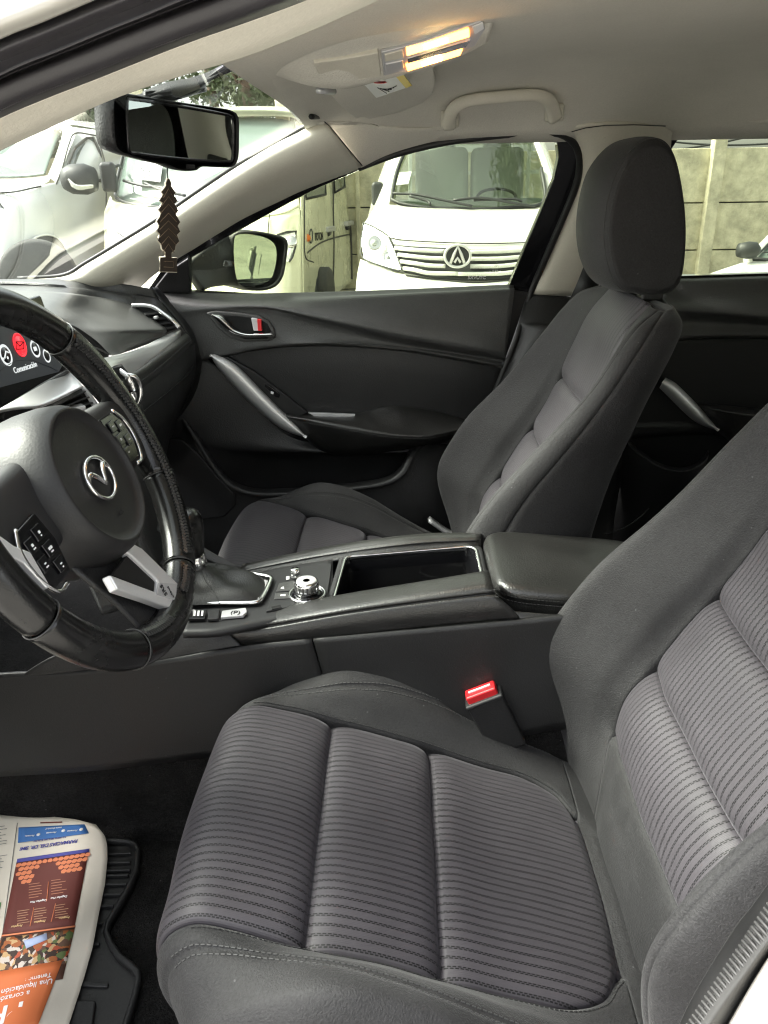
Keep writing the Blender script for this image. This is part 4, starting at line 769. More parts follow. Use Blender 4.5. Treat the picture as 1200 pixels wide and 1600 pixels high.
# ------------------------------------------------------------------ centre console
con = empty('centre_console', (-.15, 0, .35), 'black centre console between the two front seats with padded armrest and cup holder tray', 'centre console')
rows = [[(338, 963, -.078), (373, 957, -.078), (429, 948, -.075), (490, 937, -.074), (560, 924, -.073), (660, 908, -.072), (762, 891, -.072)],
    [(338, 966, -.082), (372, 960, -.086), (429, 952, -.086), (490, 941, -.086), (560, 929, -.086), (660, 912, -.084), (765, 895, -.084)],
    [(345, 975, -.105), (378, 970, -.109), (430, 965, -.111), (490, 954, -.112), (560, 942, -.113), (660, 926, -.113), (769, 910, -.113)],
    [(352, 982, -.116), (384, 979, -.120), (433, 972, -.121), (492, 962, -.122), (562, 950, -.123), (662, 936, -.123), (772, 922, -.123)],
    [(356, 986, -.1165), (388, 983, -.1195), (435, 976, -.1205), (493, 966, -.1215), (562, 955, -.1225), (663, 941, -.1225), (774, 927, -.1225)],
    [(358, 988, -.122), (390, 986, -.125), (437, 979, -.126), (494, 969, -.127), (562, 958, -.128), (664, 944, -.128), (776, 931, -.128)],
    [(368, 998, -.124), (398, 995, -.128), (445, 989, -.130), (500, 982, -.131), (580, 972, -.132), (690, 958, -.132), (795, 948, -.132)],
    [(377, 1007, -.122), (410, 1005, -.126), (455, 1001, -.128), (510, 996, -.129), (600, 987, -.130), (710, 975, -.130), (812, 966, -.130)]]
patch('padded_rail', rows, M['leather'], con, nu=6, nv=8, thick=.004)
for o_, r_ in ((-.5, 3), (1.3, 5)): stitches('rail_stitching', line([(u, v+o_, y-.0005) for u, v, y in rows[r_]], 80), M['thread_dark'], con, up=(0, -1, .5), pitch=.0052, w=.0013)
patch('far_rail', [[(375, 893, .082), (470, 874, .082), (560, 860, .083), (660, 848, .084), (752, 844, .085)], [(373, 889, .090), (470, 870, .088), (560, 855, .089), (660, 842, .091), (752, 838, .092)], [(378, 884, .100), (470, 864, .102), (560, 848, .103), (660, 836, .105), (752, 834, .106)], [(378, 886, .115), (470, 866, .118), (560, 850, .120), (660, 838, .121), (752, 836, .122)], [(372, 930, .13), (470, 910, .132), (560, 895, .132), (660, 885, .132), (752, 880, .132)]], M['leather'], con, nu=6)
TZ = .598
patch('inner_wall', [[(372, 890, .086), (560, 857, .087), (752, 841, .089)], [(372, 902, .075), (560, 872, .075), (752, 858, .075)]], M['plastic'], con)
patch('top_plate', [[(315, 893, 'Z', .592), (372, 900, 'Z', TZ-.004), (440, 886, 'Z', TZ-.004), (520, 874, 'Z', TZ-.004)], [(298, 942, 'Z', .592), (360, 935, 'Z', TZ-.004), (430, 925, 'Z', TZ-.004), (520, 912, 'Z', TZ-.004)], [(285, 988, 'Z', .592), (345, 985, 'Z', TZ-.004), (430, 968, 'Z', TZ-.004), (520, 950, 'Z', TZ-.004)]], M['column'], con, thick=.01)
tp = lambda L, z=TZ: PL([(u, v, 'Z', z) for u, v in L])
ngon('control_plate', tp([(436, 897), (452, 889), (518, 880), (516, 900), (510, 937), (416, 955)], TZ-.001), M['column'], con, depth=.006, bevel=.001)
ngon('button_pad', tp([(436, 911), (460, 907), (460, 922), (431, 924)], TZ+.001), M['dash'], con, depth=.004, bevel=.001)
ngon('button_pad', tp([(430, 926), (462, 924), (470, 933), (428, 936)], TZ+.001), M['dash'], con, depth=.004, bevel=.001)
ngon('button_mark', tp([(438, 919), (443, 916), (444, 920)], TZ+.0016), M['white'], con, depth=.0004)
ngon('button_mark', tp([(438, 929), (446, 928), (446, 931), (438, 931)], TZ+.0016), M['white'], con, depth=.0004)
kb = at(480, 929, Z=TZ); kn = empty('commander_knob', (0, 0, 0)); kn.parent = con; kn.location = -np.array(con.location)
lathe('knob_ring', kb, (0, 0, 1), [(.0285, 0), (.0285, .0025), (.0265, .004), (.0245, .0025), (.0245, 0)], M['chrome'], kn)
lathe('knob_skirt', kb, (0, 0, 1), [(.0235, 0), (.0235, .003), (.0175, .004)], M['gloss'], kn)
kbody = lathe('knob_body', kb, (0, 0, 1), [(.0175, .004), (.0178, .009), (.0182, .010), (.0182, .021), (.0172, .0235), (.0150, .0245)], M['chrome'], kn, autosmooth=1)
lathe('knob_top', kb, (0, 0, 1), [(.0150, .0245), (.0146, .0250), (.0100, .0246), (.0005, .0244)], M['satin'], kn)
mk = MB()
for k in range(18):
    a = 2*math.pi*k/18; mk.box(kb+np.array([math.cos(a)*.0180, math.sin(a)*.0180, .0150]), (.0014, .0028, .0095), ((math.cos(a), math.sin(a), 0), (-math.sin(a), math.cos(a), 0), (0, 0, 1)))
mk.build('knob_grip', M['dash'], kn, smooth=False)
lathe('volume_knob', at(462, 902, Z=TZ), (0, 0, 1), [(.0078, 0), (.0078, .004), (.0070, .005), (.0074, .006), (.0074, .014), (.0062, .0155), (.0001, .0155)], M['chrome'], con, n=28)
ngon('mute_mark', tp([(447, 901), (452, 900), (452, 905), (447, 906)], TZ+.001), M['white'], con, depth=.0004)
ngon('plate_slot', tp([(424, 948), (438, 945), (440, 949), (425, 952)], TZ), M['dark'], con, depth=.001)
# shifter bezel
bez = [(262, 950), (300, 942), (400, 941), (410, 935), (424, 905), (420, 900), (395, 893), (350, 885)]
sweep('gear_bezel', arc(crs(tp([(255, 943), (300, 942), (360, 942), (398, 941), (409, 934), (422, 908), (420, 901), (395, 896), (350, 886)], TZ+.002), 6), 60), circ(.0042, 8, .003), M['chrome'], con)
ngon('bezel_inlay', tp([(402, 934), (413, 905), (419, 907), (409, 934), (405, 938)], TZ+.004), M['satin'], con, depth=.003, bevel=.0008)
bb = [('mode_button', [(347, 954), (384, 949), (386, 955), (380, 961), (345, 964)], M['satin']), ('selector_panel', [(296, 951), (323, 952), (320, 966), (290, 966)], M['gloss']), ('blank_panel', [(326, 952), (344, 951), (341, 966), (324, 967)], M['column'])]
for n_, L_, m_ in bb: ngon(n_, tp(L_, TZ+.002), m_, con, depth=.005, bevel=.0012)
for k in range(3):
    ngon('selector_mark', tp([(303+k*6, 954), (306+k*6, 954), (305+k*6, 962), (302+k*6, 962)], TZ+.0025), M['white'], con, depth=.0003)
text('brake_mark', '(P)', at(368, 957, Z=TZ+.0025), (1, .05, 0), (-.05, 1, 0), .013, M['dark'], con)
# cup holder tray
tx0, tx1, ty0, ty1 = -.232, -.016, -.075, .078
def tray():
    r_ = .02; pts = []
    for cx, cy, a0 in ((tx1-r_, ty1-r_, 0), (tx0+r_*.6, ty1-r_*.6, 90), (tx0+r_*.6, ty0+r_, 180), (tx1-r_, ty0+r_, 270)):
        for a in np.linspace(a0, a0+90, 7): rr = r_ if a0 in (0, 270, 180) else r_*.6; pts.append((cx+rr*math.cos(R(a)), cy+rr*math.sin(R(a))))
    return np.array(pts)
tr = tray()
zt = lambda x: .597+.10*(x+.23)*.9
G = []
for s_, dz in ((1.0, 0), (.985, -.002), (.96, -.03), (.95, -.075)):
    c_ = tr.mean(0); G.append([(c_[0]+(p[0]-c_[0])*s_, c_[1]+(p[1]-c_[1])*s_, zt(p[0])+dz) for p in tr])
grid('cup_tray', np.array(G), M['gloss'], con, cv=True, flip=False, thick=0)
ngon('tray_floor', np.array(G[-1]), M['dark'], con, depth=.003)
rim = np.array([(x, y, zt(x)) for x, y in tr])
sweep('tray_rim', rim, circ(.0030, 8, .0022), M['chrome'], con, closed=True)
for dx_ in (-.075,):
    lathe('cup_ring', (-.07, .0, .53), (0, 0, 1), [(.038, 0), (.038, .012), (.036, .013), (.036, 0)], M['plastic'], con)
fr = tr.mean(0)+(tr-tr.mean(0))*np.array([1.09, 1.13])
V = np.concatenate([rim-np.array([0, 0, .001]), np.array([(x, min(max(y, -.085), .088), zt(x)-.001) for x, y in fr])]); n_ = len(rim)
mesh('tray_frame', V, [((k+1) % n_, k, n_+k, n_+(k+1) % n_) for k in range(n_)], M['column'], con, thick=.004)
# armrest lid and box
def rbox(name, x0, x1, y0, y1, z0, z1a, z1b, r, mat, parent, taper=0):
    """rounded cushion: superellipse outline lofted with a rolled top edge"""
    n = 72; a = np.linspace(0, 2*math.pi, n, endpoint=False); e = .32
    cx, cy, hx, hy = (x0+x1)/2, (y0+y1)/2, (x1-x0)/2, (y1-y0)/2
    X = np.sign(np.cos(a))*np.abs(np.cos(a))**e; Y = np.sign(np.sin(a))*np.abs(np.sin(a))**e; G = []
    def ringz(ins, f): 
        x = cx+X*(hx-ins); y = cy+Y*(hy-ins); t = (x-x0)/(x1-x0); return np.stack([x, y, f(t, x, y)], 1)
    top = lambda t: z1a*(1-t)+z1b*t
    G.append(ringz(0.004, lambda t, x, y: z0+0*t)); G.append(ringz(0, lambda t, x, y: top(t)-r-.012))
    G.append(ringz(.0022, lambda t, x, y: top(t)-r-.0045)); G.append(ringz(0, lambda t, x, y: top(t)-r-.002))
    for k in range(1, 7):
        q_ = k/6*math.pi/2; G.append(ringz(r*(1-math.cos(q_)), lambda t, x, y, q_=q_: top(t)-r+r*math.sin(q_)))
    for s in (.8, .6, .4, .2, .01):
        x = cx+X*(hx-r)*s; y = cy+Y*(hy-r)*s; t = (x-x0)/(x1-x0); G.append(np.stack([x, y, top(t)+.005*(1-s*s)], 1))
    return grid(name, np.array(G), mat, parent, cv=True, flip=False, uv=arcuv(np.array(G))), G
lid, G = rbox('armrest_lid', -.004, .262, -.100, .112, .585, .636, .612, .016, M['leather'], con)
for k_, o_ in ((1, .004), (3, .0015)):
    stitches('lid_stitching', np.roll(G[k_], 10, 0)[:, :]+np.array([0, 0, o_]), M['thread_dark'], con, up=(0, 0, 1), pitch=.0055)
patch('armrest_box', [[('p', -.006, -.121, .612), ('p', .08, -.122, .604), ('p', .27, -.122, .588)], [('p', .006, -.129, .595), ('p', .09, -.13, .59), ('p', .27, -.13, .575)], [('p', .032, -.130, .545), ('p', .10, -.13, .54), ('p', .27, -.13, .53)]], M['leather'], con, thick=.006)
box('armrest_core', (.13, .005, .54), (.25, .21, .09), M['plastic'], con, bevel=.006)
# lower side panels, front knee side
patch('side_panel', [[(-80, 1062, -.135), (0, 1054, -.135), (130, 1047, -.135), (250, 1032, -.135), (376, 1011, -.133), (486, 999, -.134)], [(-80, 1130, -.139), (0, 1120, -.139), (130, 1110, -.139), (250, 1095, -.139), (395, 1078, -.138), (504, 1062, -.138)], [(-80, 1222, -.150), (0, 1214, -.150), (130, 1206, -.150), (250, 1193, -.150), (420, 1172, -.150), (530, 1160, -.150)]], M['plastic_low'], con, thick=.006)
patch('side_panel', [[(489, 999, -.134), (640, 985, -.134), (812, 969, -.133), (880, 962, -.133), (1000, 950, -.133)], [(507, 1062, -.138), (640, 1050, -.138), (812, 1040, -.138), (880, 1030, -.138), (1000, 1020, -.138)], [(534, 1160, -.150), (640, 1155, -.150), (812, 1150, -.150), (880, 1140, -.15), (1100, 1130, -.15)]], M['plastic_low'], con, thick=.006)
patch('knee_side', [[(222, 985, -.115), (250, 966, -.10), (300, 958, -.088), (322, 962, -.087), (339, 969, -.090)], [(190, 1010, -.131), (240, 992, -.125), (300, 974, -.112), (325, 973, -.108), (346, 978, -.110)], [(100, 1020, -.135), (230, 1010, -.130), (300, 1000, -.126), (335, 996, -.122), (360, 992, -.121)], [(40, 1052, -.136), (130, 1043, -.136), (250, 1029, -.134), (310, 1020, -.130), (376, 1009, -.128)], [(40, 1062, -.132), (130, 1052, -.132), (250, 1038, -.131), (310, 1028, -.128), (376, 1014, -.126)]], M['plastic'], con, nu=6, thick=.004)
patch('knee_side', [[(255, 800, .06), (300, 835, .085), (318, 855, .09), (376, 886, .088)], [(250, 830, .05), (290, 862, .075), (318, 872, .082), (373, 897, .08)]], M['dash'], con, thick=.01)

# ------------------------------------------------------------------ gear lever
gl_ = empty('gear_lever', tuple(at(345, 925, Z=TZ)), 'leather gear lever with pleated boot behind the steering wheel rim', 'gear lever')
top_c = at(318, 893, Y=-.02); ring0 = tp([(404, 938), (300, 946), (240, 950), (232, 905), (300, 886), (360, 886), (413, 905)], TZ+.002)
r0 = arc(crs(ring0, 8, closed=True), 56); cc = r0.mean(0); G = []
top_c = np.array([-.452, -.020, .632])
for k, t in enumerate(np.linspace(0, 1, 12)):
    pc_ = cc*(1-t)+top_c*t; sh_ = (1-t)**.9*.99+.11*t; pl = 1+.07*math.sin(t*math.pi)*np.sin(np.arange(56)/56*2*math.pi*7+t*3)
    ring_ = pc_+(r0-cc)*sh_*pl[:, None]; ring_[:, 2] = (TZ+.002)+(top_c[2]-TZ)*(t**2.4)+.016*math.sin(math.pi*min(1, t*1.3))*(1-t)+.003*np.sin(np.arange(56)/56*2*math.pi*5)*math.sin(math.pi*t); G.append(ring_)
grid('lever_boot', np.array(G), M['boot'], gl_, cv=True, uv=arcuv(np.array(G)))
stitches('boot_stitching', np.array([g[40] for g in G])+np.array([0, 0, .001]), M['thread_dark'], gl_)
stitches('boot_stitching', np.array([g[6] for g in G])+np.array([0, 0, .001]), M['thread_dark'], gl_)
lathe('lever_collar', top_c+np.array([0, 0, -.004]), (-.12, 0, 1), [(.014, 0), (.016, .004), (.016, .022), (.0145, .024)], M['chrome'], gl_, n=24)
kt = [(.0140, .0), (.016, .008), (.019, .022), (.0225, .040), (.0235, .054), (.021, .066), (.014, .073), (.001, .075)]
lathe('lever_knob', top_c+np.array([-.002, 0, .018]), (-.12, 0, 1), kt, M['wheel_leather'], gl_, n=28, ell=1.25)

# ------------------------------------------------------------------ steering wheel
WC = np.array([-.4547, -.3796, .9137]); WT = .4245; WR, WA = .1771, .0197
WN = np.array([math.cos(WT), 0, math.sin(WT)]); WY = np.array([0, 1., 0]); WD = np.array([math.sin(WT), 0, -math.cos(WT)])   # normal to driver, +Y, down
def wv(y, d, h=0): return WC+WY*y+WD*d+WN*h
def wp(u, v, h=0):
    d = CF+CR*(u-600)/FPX-CU*(v-800)/FPX; p0 = WC+WN*h
    return CAM+d*(((p0-CAM)@WN)/(d@WN))
sw_ = empty('steering_wheel', tuple(WC), 'black leather steering wheel with silver spokes, cropped by the left edge', 'steering wheel')
NA = 240; NT = 24
def rimpt(a, b, lift=0):
    """a round the wheel (0 = +Y side, 90 = bottom), b round the tube (0 = outward, 90 = to the driver)"""
    ad = math.degrees(a) % 360
    th = 1.0
    for g0 in (-32, 212): th += .10*math.exp(-(((ad-g0+180) % 360-180)/14)**2)
    ra, rb = (WA-.001)*th+lift, (WA-.0025)*th+lift
    flat = 0
    rr = WR+ra*math.cos(b)-flat; return wv(math.cos(a)*rr, math.sin(a)*rr, rb*math.sin(b))
segs = [(-42, 22), (22, 62), (62, 118), (118, 158), (158, 222), (222, 318)]
for s0, s1 in segs:
    aa = np.radians(np.linspace(s0+.25, s1-.25, 64)); G = np.array([[rimpt(a, b, -.0022*(math.exp(-((math.degrees(a)-s0)/.5)**2)+math.exp(-((math.degrees(a)-s1)/.5)**2))) for b in np.linspace(0, 2*math.pi, NT, endpoint=False)] for a in aa])
    grid('rim_leather', G, M['wheel_leather'], sw_, cv=True, uv=arcuv(G))
for s0, s1 in segs:
    a = R(s0); sweep('rim_seam', np.array([rimpt(a, b, .0004) for b in np.linspace(0, 2*math.pi, 32, endpoint=False)]), circ(.0006, 6), M['wheel_thread'], sw_, closed=True)
def cross_stitch(s0, s1):
    m = MB(); n = int(abs(s1-s0)*.72)
    for i in range(n):
        a = R(s0+(s1-s0)*i/n)
        for sg in (-1, 1):
            p = np.array(rimpt(a, math.radians(120+sg*11), .0008)); q = np.array(rimpt(a+sg*.006+.010, math.radians(120), .0012))
            d = q-p; L_ = np.linalg.norm(d); d /= L_; nn = p-wv(math.cos(a)*WR, math.sin(a)*WR, 0); nn /= np.linalg.norm(nn); ss = np.cross(nn, d); ss /= np.linalg.norm(ss)
            m.box((p+q)/2+nn*.0010, (L_*1.1, .0028, .0024), (d, ss, np.cross(d, ss)))
        p = np.array(rimpt(a+.004, math.radians(180-38), .0004))
    return m.build('rim_stitching', M['wheel_thread'], sw_, smooth=False)
cross_stitch(-40, 60); cross_stitch(98, 118); cross_stitch(66, 80)
# hub: round airbag cover with recessed disc and winged emblem
hc = wv(0, .010, -.062)
lathe('airbag_cover', hc, WN, [(.064, 0), (.080, .006), (.0835, .020), (.0835, .040), (.081, .062), (.0765, .078), (.071, .0865), (.0685, .0880), (.0668, .0868), (.0650, .0835), (.058, .0815), (.035, .0815), (.001, .0815)], M['hub'], sw_, n=96)
def hubw(u, v, h=.0205): return wp(u, v, h)
ec = wv(.0, .0125, .0205)
egy, egd = 1.0, 1.0
er = .0215
op = [ec+WY*er*1.18*math.cos(t)+WD*er*.98*math.sin(t)+WN*(.002) for t in np.linspace(0, 2*math.pi, 60, endpoint=False)]
sweep('emblem_ring', np.array(op), circ(.0022, 10, .0026), M['chrome'], sw_, up=tuple(WN), closed=True)
for s_ in (-1, 1):
    w = [ec+WY*s_*er*1.14*.98-WD*er*.18+WN*.002, ec+WY*s_*er*.80-WD*er*.42+WN*.003, ec+WY*s_*er*.42-WD*er*.20+WN*.0035, ec+WY*s_*er*.14+WD*er*.18+WN*.004, ec+WD*er*.34+WN*.004]
    sweep('emblem_wing', crs(np.array(w), 6), circ(.0026, 8, .0028), M['chrome'], sw_, up=tuple(WN), scale=np.interp(np.linspace(0, 1, 25), [0, .35, 1], [.9, 1.15, .75]))
text('airbag_mark', 'SRS', wv(.0, .052, .0215), WY, -WD, .006, M['column'], sw_)
# spokes: side spokes with switch pods, bottom V spoke in silver
def wgrid(name, rows_, mat, **k):
    G = np.array([[wv(*p) for p in r] for r in rows_]); G = crs(crs(G, 7, axis=0), 7, axis=1)
    return grid(name, G, mat, sw_, thick=k.pop('thick', .004), flip=k.pop('flip', False), uv=arcuv(G), **k)
for s_ in (-1, 1):
    wgrid('spoke_cover', [[(s_*.06, -.045, -.03), (s_*.10, -.042, -.022), (s_*.135, -.040, -.015), (s_*.165, -.038, -.008)], [(s_*.06, -.038, .000), (s_*.10, -.036, .002), (s_*.135, -.033, .004), (s_*.165, -.030, .006)],
        [(s_*.06, .0, .004), (s_*.10, .0, .005), (s_*.135, .0, .006), (s_*.165, .0, .007)], [(s_*.06, .034, .001), (s_*.10, .034, .002), (s_*.135, .034, .004), (s_*.162, .036, .005)], [(s_*.06, .042, -.02), (s_*.10, .042, -.02), (s_*.135, .043, -.014), (s_*.162, .045, -.01)]], M['column'], flip=s_ > 0)
    dd, dy0 = (.026, -.010) if s_ < 0 else (0, 0)
    pod = [(s_*.092, -.028), (s_*.128, -.026), (s_*.139, -.010), (s_*.139, .012), (s_*.128, .030), (s_*.096, .030), (s_*.088, .0)]
    ngon('switch_pod', [wv(y+dy0, d+dd, .0095) for y, d in pod], M['gloss'], sw_, depth=.006, dirn=-WN, bevel=.0015)
    sweep('pod_trim', arc(crs(np.array([wv(p[0]+dy0, p[1]+dd, p[2]) for p in ((s_*.128, -.028, .010), (s_*.1405, -.011, .0105), (s_*.1405, .013, .0105), (s_*.129, .033, .010), (s_*.112, .034, .010))]), 6), 30), circ(.0024, 8, .0018), M['chrome'], sw_, up=tuple(WN))
    for (y, d) in ((.106, -.014), (.106, .002), (.106, .018), (.124, -.010), (.124, .008)):
        y, d = y+s_*dy0, d+dd
        k_ = box('switch_key', wv(s_*y, d, .0105), (.0145, .0125, .0022), M['gloss'], sw_, ax=(WY, WD, WN), bevel=.0015)
        box('key_mark', wv(s_*y, d, .0118), (random.choice((.0030, .0045, .0060)), random.choice((.0012, .0024)), .0003), M['white'], k_, ax=(WY, WD, WN), bevel=0)
        if s_ < 0: box('key_mark', wv(s_*y, d+.0032, .0118), (random.choice((.0020, .0040)), .0012, .0003), M['white'], k_, ax=(WY, WD, WN), bevel=0)
# silver lower trims, placed on the wheel plane
sv_ = lambda L, h: [wp(u, v, h) for u, v in L]
ngon('spoke_trim', sv_([(199, 862), (211, 850), (222, 856), (280, 913), (284, 928), (278, 946), (269, 951), (232, 937), (184, 921), (171, 898), (176, 899), (245, 925), (247, 907)], .010), M['bright'], sw_, depth=.010, dirn=-WN, bevel=.002)
ngon('spoke_void', sv_([(200, 866), (245, 908), (242, 925), (176, 899)], .006), M['dark'], sw_, depth=.004, dirn=-WN)
bd, _ = None, None
ngon('spoke_badge', sv_([(249, 910), (277, 912), (275, 938), (245, 928)], .0112), M['satin'], sw_, depth=.002, dirn=-WN, bevel=.0005)
bx = wp(262, 945, .012)-wp(262, 915, .012)
text('badge_print', 'SRS', wp(256, 922, .0122), wp(250, 910, .0122)-wp(262, 932, .0122), wp(250, 918, .0122)-wp(262, 914, .0122), .0085, M['column'], sw_)
text('badge_print', 'AIRBAG', wp(267, 925, .0122), wp(261, 913, .0122)-wp(273, 935, .0122), wp(250, 918, .0122)-wp(262, 914, .0122), .004, M['column'], sw_)
wgrid('lower_spoke', [[(-.05, .055, -.03), (-.02, .055, -.03), (.02, .055, -.03), (.05, .055, -.03)], [(-.062, .075, -.018), (-.02, .078, -.014), (.02, .078, -.014), (.062, .075, -.018)], [(-.050, .12, -.012), (-.02, .12, -.010), (.02, .12, -.010), (.050, .12, -.012)], [(-.045, .165, -.006), (-.02, .168, -.006), (.02, .168, -.006), (.045, .165, -.006)]], M['plastic'])
ngon('spoke_trim', sv_([(-14, 822), (0, 836), (22, 852), (48, 862), (80, 917), (74, 919), (38, 880), (14, 868), (-10, 850)], .012), M['bright'], sw_, depth=.006, dirn=-WN, bevel=.0015)
# column shroud and stalks
sc2 = empty('steering_column', tuple(wv(0, .02, -.15)), 'dark plastic steering column shroud behind the steering wheel', 'steering column')
lathe('column_shroud', wv(0, .015, -.068), -WN+np.array([0, 0, -.15]), [(.060, 0), (.068, .01), (.070, .08), (.075, .20), (.075, .26)], M['column'], sc2, n=40)
for s_ in (-1, 1):
    sweep('column_stalk', np.array([wv(s_*.05, -.02, -.10), wv(s_*.10, -.03, -.085), wv(s_*.17, -.035, -.06)]), circ(.008, 10, .006), M['gloss'], sc2, up=tuple(WN))

# ------------------------------------------------------------------ rear-view mirror, sensor, air freshener
rv = empty('rear_view_mirror', tuple(at(270, 150, Y=.02)), 'black rear-view mirror hanging from the windscreen, angled to the driver', 'mirror')
MYf = lambda u: -.128+.268*(u-173)/198
mo = [(173, 166), (175, 152), (186, 147), (200, 146), (270, 158), (340, 168), (362, 172), (373, 182), (374, 215), (373, 247), (365, 261), (345, 262), (315, 261), (307, 267), (283, 267), (262, 259), (235, 253), (197, 243), (181, 234), (175, 214)]
ol = arc(crs(PL([(u, v, MYf(u)) for u, v in mo]), 6, closed=True), 90); mcn = ol.mean(0)
mn = np.cross(ol[30]-ol[0], ol[60]-ol[0]); mn /= np.linalg.norm(mn); mn = mn if mn@(CAM-mcn) > 0 else -mn
G = np.array([mcn+(ol-mcn)*s+mn*h for s, h in ((.955, -.001), (.975, .0015), (1, -.003), (1.005, -.012), (.97, -.024), (.85, -.034), (.5, -.040), (.02, -.042))])
grid('mirror_housing', G, M['plastic'], rv, cv=True, flip=True)
mg = [(202, 160), (209, 155), (280, 166), (358, 180), (366, 188), (367, 245), (361, 253), (290, 249), (213, 240), (203, 233)]
gl2 = arc(crs(PL([(u, v, MYf(u)) for u, v in mg]), 5, closed=True), 70)
mn = np.cross(P3((367, 215, MYf(367)))-P3((202, 200, MYf(202))), P3((285, 160, MYf(285)))-P3((285, 250, MYf(285)))); mn /= np.linalg.norm(mn); mn = mn if mn@(CAM-mcn) > 0 else -mn
gl2 = gl2-((gl2-gl2.mean(0))@mn)[:, None]*mn
ngon('mirror_glass', gl2+mn*.0004, M['mirror'], rv, depth=.002)
sweep('glass_bezel', gl2+mn*.0005, circ(.0022, 8), M['gloss'], rv, closed=True)
ngon('mirror_button', PL([(290, 256, MYf(290)), (303, 257, MYf(303)), (303, 264, MYf(303)), (290, 263, MYf(290))])+mn*.002, M['column'], rv, depth=.002, bevel=.0005)
tube('mirror_stem', [mcn-mn*.03, mcn-mn*.06+np.array([0, 0, .03]), at(318, 130, Y=.03)], .010, M['plastic'], rv)
sh_, _ = patch('sensor_housing', [[(222, 143, -.02), (262, 128, -.01), (310, 118, .0), (368, 92, .02)], [(226, 150, -.03), (265, 140, -.025), (315, 130, -.01), (360, 104, .0)], [(238, 146, -.02), (275, 150, -.01), (310, 140, .0), (335, 116, .01)], [(275, 152, .01), (292, 152, .02), (312, 143, .02), (336, 120, .02)]], M['plastic'], rv, nu=6)
ngon('windscreen_band', PL([(330, 118, .045), (372, 96, .035), (386, 98, .045), (384, 104, .05), (336, 122, .05)]), M['gloss'], rv, depth=.006)
fr_ = empty('air_freshener', tuple(at(263, 345, Y=.0)), 'brown tree-shaped air freshener dangling under the rear-view mirror', 'air freshener')
hw = [(279, 1.2), (286, 4), (290, 3.5), (295, 7), (300, 11), (304, 8), (308, 11), (313, 14), (317, 9), (322, 12), (328, 15), (333, 11), (339, 14), (346, 18), (352, 14), (356, 16), (361, 18), (366, 13), (371, 15), (376, 16.5), (382, 11), (389, 10), (394, 4.5), (402, 4.5), (402, 13), (424, 13)]
L_ = [(263.5-w, v) for v, w in hw]+[(263.5+w, v+1) for v, w in hw[::-1]]
tw = lambda L: PL([(u, v, .0+(u-263)*.0007) for u, v in L])
FT = tw(L_); wood = grain('printed_brown_card', (.026, .017, .010), .7, 300, .1, .0003, .45, 120)
ngon('card', FT, wood, fr_, depth=.0022)
pale = base('pale_card_edge', (.62, .56, .45), .7)[0]
sweep('card_edge', FT+np.array([-.0010, .0009, 0]), circ(.0013, 6), pale, fr_, closed=True)
lnm = base('pale_brown_print', (.16, .11, .07), .7)[0]
for v0, w in ((300, 8), (312, 10), (324, 12), (338, 13), (350, 14), (362, 14), (374, 12), (386, 9)):
    a, b, c = tw([(263.5-w, v0+9)]), tw([(263.5, v0-5)]), tw([(263.5+w, v0+9)])
    tube('printed_chevron', np.concatenate([a, b, c])+np.array([0, -.0006, 0]), .0005, lnm, fr_, n=4)
tube('printed_chevron', tw([(256, 408), (271, 409), (271, 418), (256, 417)])+np.array([0, -.0006, 0]), .0004, lnm, fr_, n=4)
tube('card_string', PL([(263, 285, .0), (261, 270, .01), (262, 258, .02)]), .0010, M['rubber'], fr_, n=5)

# ------------------------------------------------------------------ floor mat and newspaper
mt = empty('floor_mat', tuple(at(120, 1480, Z=FZ)), 'black ribbed rubber floor mat beneath the newspaper in the driver footwell', 'floor mat')
mz = FZ+.006
mo = [(100, 1312), (168, 1319), (200, 1319), (212, 1324), (217, 1334), (213, 1367), (202, 1392), (186, 1420), (170, 1447), (167, 1462), (174, 1480), (187, 1499), (206, 1514), (216, 1524), (217, 1536), (210, 1566), (196, 1610), (180, 1700), (-250, 1700), (-300, 1312)]
MP = PL([(u, v, 'Z', mz) for u, v in mo])
ngon('mat_base', MP, M['mat'], mt, depth=.005)
sweep('mat_rim', MP[:18]+np.array([0, 0, .005]), [(-.004, -.008), (.004, -.008), (.0035, .004), (0, .006), (-.0035, .004)], M['mat'], mt)
for v, ur in ((1336, 205), (1350, 204), (1362, 204), (1370, 201), (1384, 198), (1400, 190), (1418, 178), (1446, 160), (1478, 156)):
    a, b = at(40, v+5, Z=mz+.003), at(ur, v-2, Z=mz+.003); d = b-a; L0 = np.linalg.norm(d); d /= L0
    box('mat_rib', (a+b)/2, (L0, .004, .006), M['mat'], mt, ax=(d, np.cross((0, 0, 1), d), (0, 0, 1)), bevel=.0012)
ngon('mat_block', PL([(90, 1560, 'Z', mz+.007), (150, 1562, 'Z', mz+.007), (140, 1640, 'Z', mz+.007), (80, 1640, 'Z', mz+.007)]), M['mat'], mt, depth=.008, bevel=.003, smooth=True)
ngon('mat_block', PL([(125, 1532, 'Z', mz+.004), (170, 1535, 'Z', mz+.004), (168, 1542, 'Z', mz+.004), (124, 1540, 'Z', mz+.004)]), M['mat'], mt, depth=.005, bevel=.0015)
NZ = FZ+.020
news = empty('newspaper', tuple(at(80, 1420, Z=NZ)), 'newspaper sheet with a blue and orange pharmacy advert lying on the floor mat', 'newspaper')
paper = grain('newsprint', (.58, .54, .46), .85, 500, .15, .0005, .05, 9, spec=.2)
def nzf(u, v): return NZ+.004*math.sin(u*.035+v*.012)+.003*math.sin(v*.04)+.010*max(0, (u-130)/40)**2*0
def npx(u, v, l=0): return at(u, v, Z=nzf(u, v)+l)
